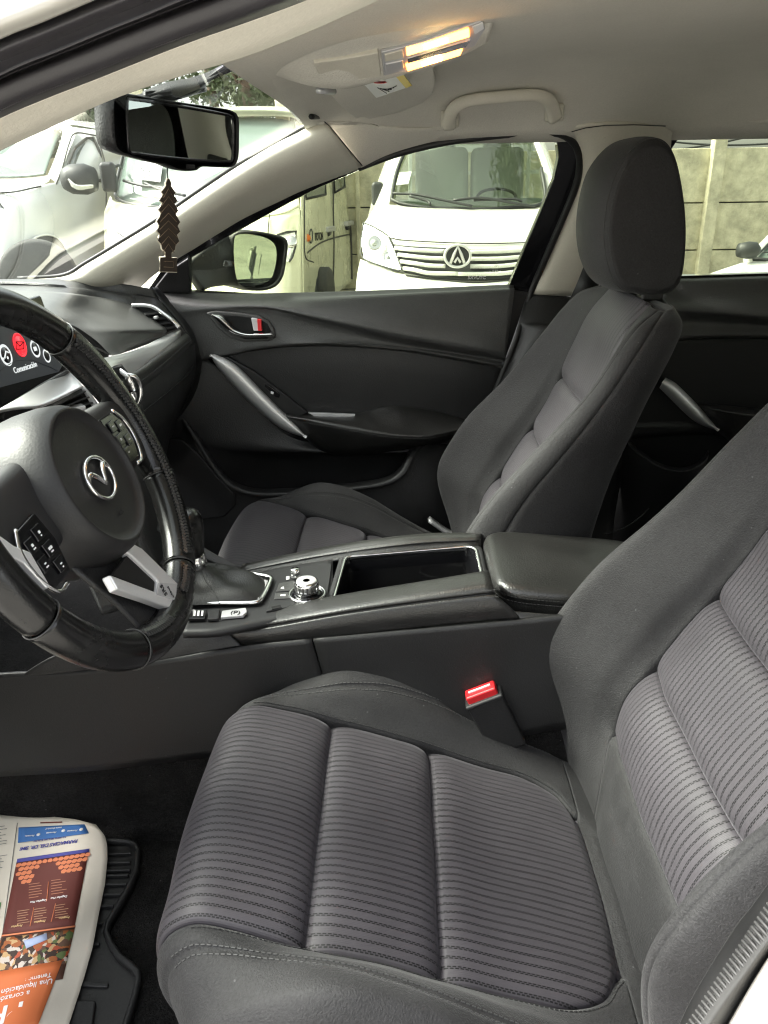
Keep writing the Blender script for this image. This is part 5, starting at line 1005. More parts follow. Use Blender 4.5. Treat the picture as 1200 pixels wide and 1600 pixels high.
top_ = lambda u: np.interp(u, [-200, 0, 70, 120, 150, 160], [1268, 1274, 1275, 1281, 1289, 1296])
rt_ = lambda v: np.interp(v, [1275, 1290, 1297, 1305, 1318, 1340, 1380, 1430, 1480, 1530, 1570, 1600, 1700], [72, 150, 160, 165, 167.5, 168, 164, 154, 145, 131, 118, 108, 84])
G = []
for v in np.linspace(0, 1, 60):
    row = []
    for s in np.linspace(0, 1, 50):
        vr = 1292+(1700-1292)*v
        ur = rt_(vr); u = -260*(1-s)+ur*s
        vv = vr*1.0 if v > 0 else vr
        tt = top_(u); vv = tt+(1700-tt)*v if True else vr
        ur = rt_(max(vv, 1276)) if s == 1 else None
        row.append((u, vv))
    G.append(row)
GG = []
for i, v in enumerate(np.linspace(0, 1, 60)):
    row = []
    for s in np.linspace(0, 1, 50):
        vr = 1290+(1700-1290)*v; ur = rt_(vr)
        u = -260*(1-s)+ur*s; off = (top_(min(u, 158))-1290)*(1-v)**3
        row.append(npx(u, vr+off))
    GG.append(row)
GG = np.array(GG)
grid('paper_sheet', GG, paper, news, thick=.0008, flip=False, uv=arcuv(GG))
def npoly(name, L, mat, l=.0016, sub=10, parent=news):
    """flat print on the curled sheet, cut into quads between left and right edges"""
    (a, b, c, d) = L; G = np.array([[npx(*(np.array(a)*(1-s)*(1-t)+np.array(b)*s*(1-t)+np.array(c)*s*t+np.array(d)*(1-s)*t), l) for s in np.linspace(0, 1, sub)] for t in np.linspace(0, 1, sub)])
    return grid(name, G, mat, parent, thick=.0002)
ink = lambda n, c, r=.7: base(n, c, r)[0]
blue, maroon, orange, dkb, inkgrey = ink('blue_ink', (.03, .12, .33)), ink('maroon_ink', (.10, .018, .012)), ink('orange_ink', (.58, .15, .045)), ink('brown_ink', (.075, .03, .018)), ink('grey_ink', (.12, .12, .12))
oran2 = ink('bright_orange_ink', (.62, .20, .09)); yel = ink('cream_ink', (.7, .5, .25)); navy = ink('navy_ink', (.05, .05, .25)); grn = ink('green_ink', (.08, .25, .07))
npoly('blue_banner', [(29, 1293), (132, 1288), (139, 1302), (28, 1317)], blue)
npoly('maroon_panel', [(26, 1346), (139, 1328), (117, 1447), (3, 1462)], maroon)
npoly('purple_bar', [(27, 1342), (140, 1326), (139, 1331), (26, 1348)], navy, l=.0022)
npoly('photo_print', [(3, 1460), (118, 1446), (98, 1530), (-14, 1545)], dkb)
npoly('orange_panel', [(-14, 1520), (98, 1500), (60, 1600), (-40, 1640)], orange, l=.0021)
npoly('orange_line', [(3, 1461), (118, 1446), (117.5, 1448.5), (2, 1463.5)], oran2, l=.0026)
npoly('magenta_line', [(63, 1284.6), (97, 1283.6), (97, 1285.6), (63, 1286.6)], maroon)
npoly('column_rule', [(26.5, 1286), (27.5, 1286), (4, 1462), (3, 1462)], inkgrey)
px = lambda u, v, l=.0024: npx(u, v, l)
text('advert_title', 'FARMACIAS DEL DR. SIMI', px(76, 1320), px(38, 1325)-px(115, 1314), px(78, 1330)-px(76, 1310), .0085, navy, news, bold=.0001, spacing=.92)
text('advert_subtitle', '"LO MISMO, PERO MÁS BARATO"', px(78, 1311), px(38, 1315)-px(115, 1305), px(78, 1330)-px(76, 1310), .0034, navy, news)
text('banner_text', 'www.drsimi.cl', px(84, 1294), px(60, 1295.5)-px(110, 1291), px(78, 1330)-px(76, 1310), .0045, M['white'], news)
for u, v in ((127, 1296), (99, 1298), (60, 1304)): lathe('banner_icon', px(u, v, .0022), (0, 0, 1), [(.0028, 0), (.0028, .0003), (.0001, .0003)], M['white'], news, n=14)
for u, v in ((113, 1298), (80, 1301), (46, 1306)): text('banner_text', '/Farmacias', px(u, v), px(60, 1295.5)-px(110, 1291), px(78, 1330)-px(76, 1310), .0038, M['white'], news)
hexm = MB(); random.seed(3)
rng_h = random.Random(2)
for j in range(5):
    for i in range(14):
        u = 29+i*8.3+(4.15 if j % 2 else 0); v = 1352+j*6.8-(u-28)*.155
        if u > 137-j*1.2: continue
        lim = 2+1.6*math.sin(i*.75+1)+(1.5 if i in (1, 2, 11) else 0)
        if j > lim: continue
        c = px(u, v, .0023); hexm.add([c+np.array([.0042*math.cos(R(60*k)), .0042*math.sin(R(60*k)), 0]) for k in range(6)], [(0, 1, 2, 3, 4, 5)])
ho = hexm.build('hexagon_print', oran2, news, smooth=False)
def lines(name, L, mat, n, dv, w, par=news):
    m = MB()
    for (u0, v0, du) in L:
        for k in range(n):
            ww = du*random.uniform(.6, 1); a, b = px(u0-(ww-du)/2*0, v0+k*dv, .0024), px(u0+ww, v0+k*dv-ww*.15, .0024)
            d = b-a; Ln = np.linalg.norm(d); d /= Ln; m.box((a+b)/2, (Ln, w, .0002), (d, np.cross((0, 0, 1), d), (0, 0, 1)))
    return m.build(name, mat, par, smooth=False)
lines('advert_paragraph', [(45, 1382, 24), (80, 1376, 24)], ink('faded_ink', (.42, .2, .12)), 6, 4.2, .0009)
lines('advert_paragraph', [(27, 1424, 20), (53, 1421, 22), (86, 1415, 22)], ink('faded_ink', (.42, .25, .15)), 6, 3.8, .0008)
for u, v in ((92, 1402), (60, 1408)): text('product_name', 'Dagefex Plus', px(u, v), px(60, 1296)-px(110, 1289), px(78, 1330)-px(76, 1310), .0045, M['white'], news)
for u, v in ((100, 1434), (62, 1440), (26, 1447)): text('product_name', 'Progelox', px(u, v), px(60, 1296)-px(110, 1289), px(78, 1330)-px(76, 1310), .0042, yel, news)
for a, b in (((76, 1378), (73, 1408)), ((53, 1418), (47, 1447)), ((87, 1412), (80, 1440))):
    tube('panel_divider', [px(*a), px(*b)], .0006, oran2, news, n=4)
fm, fb, fL = base('food_photo_ink', (.2, .1, .05), .7); tcn = N(fm, 'ShaderNodeTexCoord'); nz = N(fm, 'ShaderNodeTexNoise'); nz.inputs['Scale'].default_value = 35; nz.inputs['Detail'].default_value = 5
mxv = N(fm, 'ShaderNodeVectorMath', operation='MULTIPLY_ADD'); mxv.inputs[1].default_value = (.03, .03, .03); fL.new(tcn.outputs['Object'], nz.inputs['Vector']); fL.new(nz.outputs['Color'], mxv.inputs[0]); fL.new(tcn.outputs['Object'], mxv.inputs[2])
vo = N(fm, 'ShaderNodeTexVoronoi'); vo.inputs['Scale'].default_value = 170; fL.new(mxv.outputs[0], vo.inputs['Vector']); sp3 = N(fm, 'ShaderNodeSeparateXYZ'); fL.new(vo.outputs['Color'], sp3.inputs[0])
rp = N(fm, 'ShaderNodeValToRGB'); rp.color_ramp.interpolation = 'CONSTANT'; el = rp.color_ramp.elements; el[0].color = (.03, .014, .008, 1); el[1].position = .3; el[1].color = (.30, .09, .02, 1)
for p_, c_ in ((.45, (.10, .05, .03)), (.58, (.45, .30, .14)), (.68, (.09, .13, .04)), (.78, (.35, .06, .02)), (.90, (.50, .45, .40))): e1_ = el.new(p_); e1_.color = (*c_, 1)
fL.new(sp3.outputs[0], rp.inputs[0]); fL.new(rp.outputs[0], fb.inputs['Base Color'])
npoly('food_print', [(1, 1466), (116, 1452), (104, 1505), (-10, 1528)], fm, l=.0020)
npoly('packet_print', [(37, 1470), (73, 1458), (74, 1468), (41, 1482)], ink('pale_blue_ink', (.35, .42, .6)), l=.0026, sub=4)
for t_, u, v, s in (('Tenemos', 60, 1527, .0085), ('Una liquidación', 42, 1541, .010), ('a corazón', 20, 1557, .010)):
    text('advert_slogan', t_, px(u, v), px(20, 1541)-px(60, 1532), px(60, 1545)-px(57, 1530), s, M['white'], news)
text('advert_slogan', 'PR', px(10, 1583), px(0, 1581)-px(60, 1566), px(60, 1566)-px(57, 1550), .034, M['white'], news, bold=.0006)
lines('text_column', [(-30, 1296, 42)], inkgrey, 15, 4.6, .0010); lines('text_column', [(-36, 1375, 36)], inkgrey, 14, 5.2, .0010)
npoly('green_print', [(-12, 1412), (2, 1410), (0, 1420), (-12, 1422)], grn)

# ------------------------------------------------------------------ the yard outside
gm = grain('yard_concrete', (.30, .29, .26), .85, 60, .3, .004, .25, 1.2)
gr_ = grid('ground', np.array([[(x, y, 0.0) for y in np.linspace(-400, 400, 9)] for x in np.linspace(-400, 400, 9)]), gm, None, thick=0)
tag(gr_, 'pale concrete yard around the parked vehicles', None, None, 'structure')
paint = grain('white_car_paint', (.78, .79, .74), .22, 300, .0, .0001, .02, 2, rvar=.03, Coat_Weight=.6, Coat_Roughness=.08)
M['paint'] = paint
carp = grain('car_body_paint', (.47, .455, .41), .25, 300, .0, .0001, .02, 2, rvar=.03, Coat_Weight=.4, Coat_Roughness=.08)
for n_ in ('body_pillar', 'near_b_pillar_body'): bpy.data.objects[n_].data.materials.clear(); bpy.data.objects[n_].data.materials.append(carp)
cream = grain('cream_truck_paint', (.78, .78, .58), .28, 300, .0, .0001, .03, 2, rvar=.04, Coat_Weight=.5)
screen = base('vehicle_glass', (.10, .13, .12), .04, 0, .8)[0]
screenl = base('pale_vehicle_glass', (.13, .17, .145), .12, 0, .22)[0]
lampg = base('headlamp_glass', (.55, .58, .56), .08, .3, .8)[0]
tyre = grain('tyre_rubber', (.065, .065, .06), .8, 200, .4, .002, .2, 12)
greyp2 = base('grey_seat_vinyl', (.5, .53, .49), .6)[0]
gapm = base('panel_gap', (.06, .06, .055), .8)[0]
greyp = base('grey_vehicle_plastic', (.035, .038, .038), .5)[0]
def DL(L, D): return [(u, v, 'D', d) if not isinstance(d, tuple) else d for (u, v), d in zip(L, D if hasattr(D, '__len__') else [D]*len(L))]
def dp(L, D): return PL(DL(L, D))
def gap(parent, L, D, w=.006, mat=None, closed=False): return tube('panel_line', line(DL(L, D), 30, closed=closed), w, mat or gapm, parent, n=5)
def vwheel(parent, c, r, ax, w=.2):
    ww = lathe('wheel', c, ax, [(r*.62, -w/2), (r*.93, -w/2), (r, -w*.36), (r, w*.36), (r*.93, w/2), (r*.62, w/2)], tyre, parent, n=40)
    lathe('wheel_rim', c, ax, [(r*.66, -w*.3), (r*.66, w*.42), (r*.60, w*.46), (r*.56, w*.30), (r*.25, w*.22), (r*.16, w*.34), (.001, w*.34)], M['satin'], ww, n=30)
    for k in range(6):
        x, y, z = axes(ax); a = 2*math.pi*k/6; d = x*math.cos(a)+y*math.sin(a)
        box('spoke', np.asarray(c)+z*w*.33+d*r*.38, (r*.5, r*.13, .02), M['satin'], ww, ax=(d, np.cross(z, d), z), bevel=.004)
    return ww
# ---- white minivan, head on
van = empty('minivan', tuple(at(735, 500, D=5.6)*np.array([1, 1, 0])), 'white cargo minivan facing the car with horizontal chrome grille slats and round emblem', 'van')
mx_ = lambda L, c=733: L+[(2*c-u, v) for u, v in L[::-1]]
hoodr = [[(566, 350, 'D', 5.35), (607, 371, 'D', 5.2), (640, 376, 'D', 5.12), (743, 380, 'D', 5.08), (830, 380, 'D', 5.12), (862, 374, 'D', 5.2), (902, 352, 'D', 5.35)],
    [(573, 343, 'D', 5.42), (612, 345, 'D', 5.3), (650, 348, 'D', 5.22), (743, 350, 'D', 5.2), (830, 349, 'D', 5.22), (856, 347, 'D', 5.3), (895, 343, 'D', 5.42)],
    [(588, 320, 'D', 5.62), (616, 320, 'D', 5.52), (650, 324, 'D', 5.46), (743, 327, 'D', 5.44), (830, 326, 'D', 5.46), (852, 322, 'D', 5.52), (878, 320, 'D', 5.62)]]
patch('bonnet', hoodr, paint, van, nu=6)
patch('front_panel', [[(608, 371, 'D', 5.19), (640, 375.5, 'D', 5.115), (743, 379.5, 'D', 5.075), (830, 379.5, 'D', 5.115), (860, 374, 'D', 5.19)], [(614, 380, 'D', 5.16), (640, 385, 'D', 5.10), (743, 388, 'D', 5.06), (830, 387, 'D', 5.10), (856, 384, 'D', 5.16)], [(632, 428, 'D', 5.12), (660, 434, 'D', 5.06), (743, 440, 'D', 5.02), (820, 436, 'D', 5.06), (846, 428, 'D', 5.12)]], paint, van, nu=5)
patch('bumper', [[(563, 405, 'D', 5.35), (600, 418, 'D', 5.18), (634, 429, 'D', 5.08), (743, 441, 'D', 4.99), (840, 430, 'D', 5.08), (870, 418, 'D', 5.18), (905, 405, 'D', 5.35)], [(557, 440, 'D', 5.3), (600, 445, 'D', 5.12), (634, 450, 'D', 5.02), (743, 455, 'D', 4.93), (840, 450, 'D', 5.02), (870, 446, 'D', 5.12), (910, 440, 'D', 5.3)], [(552, 520, 'D', 5.3), (600, 530, 'D', 5.12), (634, 535, 'D', 5.02), (743, 540, 'D', 4.93), (840, 535, 'D', 5.02), (870, 530, 'D', 5.12), (915, 520, 'D', 5.3)]], paint, van, nu=6)
# grille: four white slats over a dark opening
patch('grille_opening', [[(614, 381, 'D', 5.145), (640, 384.5, 'D', 5.085), (690, 387, 'D', 5.055), (743, 389, 'D', 5.04), (812, 388, 'D', 5.075), (854, 384, 'D', 5.145)], [(624, 405, 'D', 5.12), (650, 408, 'D', 5.06), (690, 411, 'D', 5.03), (743, 414, 'D', 5.015), (812, 410, 'D', 5.05), (850, 405, 'D', 5.12)], [(632, 426, 'D', 5.10), (660, 431, 'D', 5.04), (690, 435, 'D', 5.01), (743, 438, 'D', 4.995), (812, 434, 'D', 5.035), (846, 426, 'D', 5.10)]], greyp, van, thick=.01)
for k, t in enumerate((.08, .32, .57, .82)):
    vl, vm, dd_ = 384+t*43, 389+t*47, t*.045
    for seg, D_ in (([(616+t*18, vl), (640+t*10, vl+2.5), (670, vm-1), (696 if t < .75 else 716, vm)], [5.125, 5.06, 5.035, 5.02]), ([(735 if t < .75 else 716, vm+.5), (780, vm), (820, vl+3), (852-t*8, vl)], [5.015, 5.02, 5.05, 5.12])):
        sweep('grille_slat', line(DL(seg, [d-dd_ for d in D_]), 16), [(-.013, -.012), (.008, -.012), (.010, .011), (-.006, .013)], paint, van)
e_ = at(715, 400, D=4.93); ex, ez = CR, np.array([0, 0, 1.])
sweep('emblem_ring', np.array([e_+ex*.082*math.cos(t)+ez*.068*math.sin(t) for t in np.linspace(0, 2*math.pi, 40, endpoint=False)]), circ(.009, 8), M['bright'], van, up=(0, 1, 0), closed=True)
ngon('emblem_back', np.array([e_+np.array([0, .012, 0])+ex*.08*math.cos(t)+ez*.066*math.sin(t) for t in np.linspace(0, 2*math.pi, 40, endpoint=False)]), greyp, van, depth=.03)
tube('emblem_mark', [e_+ex*-.045-ez*.045, e_+ex*-.022+ez*.012, e_+ez*.058, e_+ex*.022+ez*.012, e_+ex*.045-ez*.045], .010, M['bright'], van, n=8)
tube('emblem_mark', [e_+ex*-.020-ez*.040, e_-ez*.012, e_+ex*.020-ez*.040], .009, M['bright'], van, n=8)
for sg in (1, -1):
    mm = lambda L: [(u, v) if sg > 0 else (1468-u, v) for u, v in L]
    hl = mm([(568, 348), (585, 355), (606, 369), (616, 390), (628, 423), (600, 416), (568, 404), (564, 380)]); hd = [5.33, 5.26, 5.18, 5.14, 5.09, 5.14, 5.27, 5.34]
    h_ = ngon('headlight', dp(hl, [d+.0 for d in hd]), lampg, van, depth=.06, bevel=.006, smooth=True)
    gap(van, hl+hl[:1], [d-.004 for d in hd]+[hd[0]-.004], .005, greyp)
    for (u, v, r) in ((585, 380, .05), (606, 402, .035)):
        uu = u if sg > 0 else 1468-u; lathe('lamp_bowl', at(uu, v, D=5.18+.0), -CF, [(r, 0), (r*.95, .012), (r*.7, .004), (r*.45, .01), (.001, .016)], M['chrome'], h_, n=24)
        lathe('lamp_lens', at(uu, v, D=5.165), -CF, [(r*.42, 0), (r*.35, .012), (.001, .018)], lampg, h_, n=20)
wsr = [[(614, 314, 'D', 5.60), (660, 322, 'D', 5.50), (736, 325, 'D', 5.46), (806, 322, 'D', 5.50), (852, 314, 'D', 5.60)], [(622, 262, 'D', 5.80), (664, 262, 'D', 5.72), (736, 262, 'D', 5.68), (804, 262, 'D', 5.72), (846, 262, 'D', 5.80)], [(648, 205, 'D', 6.02), (676, 202, 'D', 5.95), (736, 200, 'D', 5.92), (796, 202, 'D', 5.95), (824, 205, 'D', 6.02)]]
patch('windscreen', wsr, glassmat('van_windscreen', (.58, .68, .60), ior=1.9), van, nu=5, thick=0)
for u_ in (690, 776):
    s_ = box('seat', at(u_, 292, D=6.5), (.44, .14, .62), greyp2, van, ax=((1, 0, 0), (0, .97, -.2), (0, .2, .97)), bevel=.05)
    box('headrest', at(u_, 235, D=6.55), (.24, .10, .18), greyp2, s_, bevel=.04)
box('dash_top', at(733, 318, D=5.85), (1.1, .5, .06), greyp2, van, bevel=.02)
tube('wheel_rim', [at(776+30*math.cos(t), 308+13*math.sin(t), D=6.0) for t in np.linspace(0, 6.28, 24)], .012, greyp, van, n=6)
for k, x_ in enumerate((-.55, -.2, .2, .55)): box('cab_frame_bar', at(733, 270, D=7.2)+np.array([x_, 0, -.1]), (.035, .035, 1.1), paint, van, bevel=.004)
for z_ in (.25, -.0, -.3): box('cab_frame_rail', at(733, 270, D=7.2)+np.array([0, .02, z_]), (1.3, .03, .035), paint, van, bevel=.004)
gap(van, [(648, 205), (622, 262), (613, 306), (616, 315), (660, 323.5), (736, 327), (806, 323.5), (850, 315), (846, 262)], [6.0, 5.78, 5.6, 5.58, 5.49, 5.45, 5.49, 5.58, 5.78], .014, greyp)
patch('cab_side', [[(646, 200, 'D', 6.04), (620, 262, 'D', 5.82), (608, 320, 'D', 5.60), (600, 345, 'D', 5.42)], [(634, 200, 'D', 6.10), (606, 262, 'D', 5.90), (590, 318, 'D', 5.68), (575, 345, 'D', 5.46)], [(628, 200, 'D', 6.6), (598, 262, 'D', 6.5), (580, 318, 'D', 6.3), (560, 400, 'D', 6.1)]], paint, van)
patch('cab_side', [[(826, 200, 'D', 6.04), (848, 262, 'D', 5.82), (860, 320, 'D', 5.60), (866, 345, 'D', 5.42)], [(838, 200, 'D', 6.10), (862, 262, 'D', 5.90), (878, 318, 'D', 5.68), (893, 345, 'D', 5.46)], [(842, 200, 'D', 7.0), (866, 262, 'D', 7.0), (884, 318, 'D', 7.0), (900, 460, 'D', 6.8)]], paint, van)
patch('roof', [[(630, 205, 'D', 6.06), (736, 196, 'D', 5.9), (840, 205, 'D', 6.06)], [(632, 185, 'D', 6.2), (736, 178, 'D', 6.1), (838, 185, 'D', 6.2)], [(660, 175, 'D', 8.5), (736, 172, 'D', 8.5), (815, 175, 'D', 8.5)]], paint, van)
gap(van, [(608, 371), (640, 376), (743, 380.5), (830, 379)], [5.175, 5.1, 5.06, 5.1], .004)
gap(van, [(634, 430), (680, 436), (743, 441), (800, 437)], [5.06, 5.02, 4.98, 5.02], .006)
tube('wiper', line(DL([(614, 302), (650, 304), (690, 312), (738, 322)], [5.58, 5.52, 5.46, 5.42]), 20), .010, greyp, van, n=6)
tube('wiper', line(DL([(640, 306), (668, 314), (672, 320)], [5.5, 5.46, 5.44]), 12), .010, greyp, van, n=6)
tube('wiper', line(DL([(708, 313), (750, 309), (790, 315), (836, 323)], [5.46, 5.44, 5.44, 5.46]), 20), .010, greyp, van, n=6)
tube('wiper', line(DL([(740, 313), (800, 311), (816, 315)], [5.46, 5.46, 5.46]), 12), .009, greyp, van, n=6)
ngon('windscreen_sticker', dp([(624, 270), (643, 268), (638, 287), (619, 289)], [5.70, 5.70, 5.62, 5.62]), M['white'], van, depth=.004)
box('side_mirror', at(590, 303, D=5.85), (.09, .12, .17), greyp, van, bevel=.03)
for sgx in (-.70, .70): vwheel(van, at(733, 480, D=6.2)*np.array([1, 1, 0])+np.array([sgx, 0, .28]), .28, (1, 0, 0))
# ---- double cab light truck seen from its front corner
tk = empty('light_truck', tuple(at(330, 470, D=7)*np.array([1, 1, 0])), 'cream double cab light truck with a handwritten paper on its windscreen', 'truck')
patch('front_face', [[(163, 330, 'D', 7.15), (185, 338, 'D', 6.9), (320, 345, 'D', 6.55), (430, 335, 'D', 6.35), (468, 322, 'D', 6.5)], [(163, 360, 'D', 7.1), (185, 368, 'D', 6.85), (320, 375, 'D', 6.5), (430, 362, 'D', 6.3), (470, 352, 'D', 6.42)],
    [(163, 480, 'D', 7.1), (185, 485, 'D', 6.85), (320, 490, 'D', 6.5), (430, 480, 'D', 6.3), (472, 470, 'D', 6.4)]], cream, tk)
patch('bonnet', [[(163, 331, 'D', 7.14), (185, 338, 'D', 6.89), (320, 345, 'D', 6.54), (430, 335, 'D', 6.34), (468, 322, 'D', 6.49)], [(172, 306, 'D', 7.3), (190, 316, 'D', 7.1), (320, 326, 'D', 6.8), (420, 314, 'D', 6.6), (466, 300, 'D', 6.6)]], cream, tk)
patch('windscreen', [[(181, 305, 'D', 7.28), (205, 316, 'D', 7.08), (320, 324, 'D', 6.8), (420, 312, 'D', 6.62), (462, 298, 'D', 6.62)], [(188, 262, 'D', 7.5), (215, 256, 'D', 7.3), (320, 250, 'D', 7.05), (420, 242, 'D', 6.9), (462, 240, 'D', 6.85)], [(205, 195, 'D', 7.8), (235, 190, 'D', 7.65), (320, 185, 'D', 7.4), (420, 184, 'D', 7.25), (460, 190, 'D', 7.2)]], screenl, tk)
gap(tk, [(205, 197), (190, 250), (180, 300), (190, 314), (230, 322), (320, 328), (410, 318)], [7.75, 7.5, 7.25, 7.1, 6.98, 6.78, 6.6], .016, greyp)
patch('roof', [[(195, 196, 'D', 7.8), (320, 184, 'D', 7.38), (440, 182, 'D', 7.2), (475, 190, 'D', 7.1)], [(196, 176, 'D', 7.85), (320, 168, 'D', 7.5), (440, 168, 'D', 7.3), (500, 184, 'D', 7.3)], [(330, 168, 'D', 10), (400, 168, 'D', 10), (480, 170, 'D', 10), (545, 190, 'D', 9.8)]], cream, tk)
patch('cab_side', [[(462, 190, 'D', 7.18), (490, 195, 'D', 7.4), (520, 200, 'D', 8.0), (545, 205, 'D', 9.0)], [(466, 260, 'D', 6.82), (490, 258, 'D', 7.2), (520, 256, 'D', 8.0), (546, 256, 'D', 9.0)], [(470, 320, 'D', 6.5), (490, 318, 'D', 7.0), (521, 312, 'D', 8.0), (547, 308, 'D', 9.0)], [(472, 400, 'D', 6.45), (490, 396, 'D', 7.0), (521, 382, 'D', 8.0), (549, 372, 'D', 9.0)], [(474, 500, 'D', 6.4), (490, 490, 'D', 7.0), (521, 462, 'D', 8.0), (551, 440, 'D', 9.0)]], cream, tk)
def near_(L, D, o=.02): return dp(L, [d-o for d in D])
for L, D in (([(477, 293), (509, 281), (509, 304), (478, 311)], [6.75, 7.55, 7.55, 6.75]), ([(522, 277), (538, 271), (539, 292), (523, 301)], [8.0, 8.55, 8.55, 8.0])):
    w_ = ngon('side_window', near_(L, D, .03), screen, tk, depth=.02); tube('window_frame', near_(L+L[:1], D+D[:1], .04), .012, gapm, w_, n=5)
gap(tk, [(476, 300), (476, 350), (477, 400), (490, 410)], [6.62, 6.55, 6.5, 6.8], .006); gap(tk, [(521, 276), (521, 330), (522, 380), (521, 440)], [7.94]*4, .008); gap(tk, [(544, 270), (546, 330), (549, 380), (550, 436)], [8.88]*4, .012)
gap(tk, [(480, 395), (500, 380), (521, 372), (546, 366)], [6.7, 7.3, 7.92, 8.8], .008); gap(tk, [(421, 335), (419, 365), (424, 372)], [6.33, 6.28, 6.28], .005)
for u, v, d in ((515, 358, 7.78), (545, 349, 8.75)):
    box('door_handle', at(u, v, D=d-.05), (.05, .28, .05), M['satin'], tk, ax=((1, 0, 0), (.2, .97, 0), (0, 0, 1)), bevel=.01); box('handle_recess', at(u-2, v+4, D=d-.01), (.05, .22, .08), greyp, tk, bevel=.02)
xd = at(500, 370, D=7.35)-at(480, 372, D=6.85)
orm = base('orange_decal', (.8, .2, .03), .5)[0]
text('door_lettering', 'FOTON', at(499, 370, D=7.2), xd, (0, 0, 1), .10, M['dark'], tk, ext=.002); text('model_lettering', 'TM', at(480, 341, D=6.78), xd, (0, 0, 1), .12, orm, tk, ext=.002, bold=.004); text('model_lettering', '3', at(486, 341, D=6.9), xd, (0, 0, 1), .11, M['dark'], tk, ext=.002, bold=.004)
lathe('indicator_lamp', at(479.5, 372, D=6.72), -CF, [(.035, 0), (.03, .02), (.001, .03)], orm, tk, n=18)
tube('logo_ring', [at(486+2.2*math.cos(t), 369+11*math.sin(t), D=6.82+.02*math.cos(t)) for t in np.linspace(0, 6.28, 24)], .006, greyp, tk, n=5)
h_ = ngon('headlight', dp([(433, 367), (448, 362), (463, 361), (462, 385), (457, 402), (452, 409), (447, 396)], [6.25, 6.26, 6.36, 6.36, 6.3, 6.27, 6.26]), lampg, tk, depth=.04, bevel=.006, smooth=True)
tube('lamp_edge', dp([(433, 367), (448, 362), (463, 361), (462, 385), (457, 402), (452, 409)], [6.24, 6.25, 6.35, 6.35, 6.29, 6.26]), .008, gapm, h_, n=5)
lathe('lamp_bowl', at(455, 378, D=6.24), -CF, [(.05, 0), (.045, .015), (.02, .01), (.001, .02)], M['chrome'], h_, n=20)
h_ = ngon('headlight', dp([(166, 355), (182, 362), (196, 372), (180, 385), (168, 384)], [7.06, 6.88, 6.78, 6.84, 7.0]), lampg, tk, depth=.04, bevel=.006, smooth=True)
tube('lamp_edge', dp([(166, 355), (182, 362), (196, 372), (180, 385), (168, 384), (166, 355)], [7.05, 6.87, 6.77, 6.83, 6.99, 7.05]), .008, gapm, h_, n=5)
box('side_mirror', at(170, 277, D=7.1), (.14, .1, .26), M['satin'] if False else greyp, tk, bevel=.04)
tube('mirror_bracket', dp([(176, 262), (185, 258), (190, 262)], [7.1, 7.2, 7.3]), .012, greyp, tk)
tube('wiper', line(DL([(193, 282), (222, 290), (252, 293), (262, 300)], [7.1, 7.0, 6.92, 6.88]), 16), .014, greyp, tk, n=6)
tube('wiper', line(DL([(226, 286), (250, 296), (290, 306)], [7.0, 6.92, 6.85]), 16), .014, greyp, tk, n=6)
tube('wiper', line(DL([(330, 300), (370, 296), (410, 302)], [6.85, 6.8, 6.75]), 16), .014, greyp, tk, n=6)
nt_ = ngon('paper_note', dp([(213, 251), (254, 256), (250, 284), (206, 279)], [7.22, 7.12, 7.0, 7.08]), M['white'], tk, depth=.006)
for k, s in enumerate(('$5', 'AÑO 2021', 'DIESEL', '4x2')): text('note_lettering', s, at(231-k*.8, 259+k*6.6, D=7.12-k*.035), at(250, 262, D=7.07)-at(215, 258, D=7.15), (0, 0, 1), .045, M['dark'], nt_, ext=.001)
s_ax = at(549, 372, D=9)-at(472, 400, D=6.45); s_ax[2] = 0; s_ax = np.cross((0, 0, 1), s_ax); s_ax /= np.linalg.norm(s_ax); s_ax = s_ax if s_ax@(CAM-at(500, 400, D=7)) > 0 else -s_ax
vwheel(tk, at(506, 460, D=7.42), .255, s_ax, .14); ngon('wheel_arch', near_([(492, 460), (496, 436), (503, 423), (512, 420), (518, 434), (519, 460)], [7.05, 7.15, 7.35, 7.6, 7.8, 7.85], .015), greyp, tk, depth=.03)
cr = empty('cargo_bed', (0, 0, 0)); cr.parent = tk; cr.location = -np.array(tk.location)
for k in range(3): box('side_board', at(568, 348+k*24, D=9.4), (.45, .06, .14), cream, cr, bevel=.01)
box('bed_post', at(556, 380, D=9.2), (.08, .08, 1.1), cream, cr, bevel=.01); box('bed_rail', at(566, 333, D=9.3), (.4, .08, .07), cream, cr, bevel=.01)
box('bed_frame', at(566, 405, D=9.5), (.5, .1, .12), greyp, cr, bevel=.01)
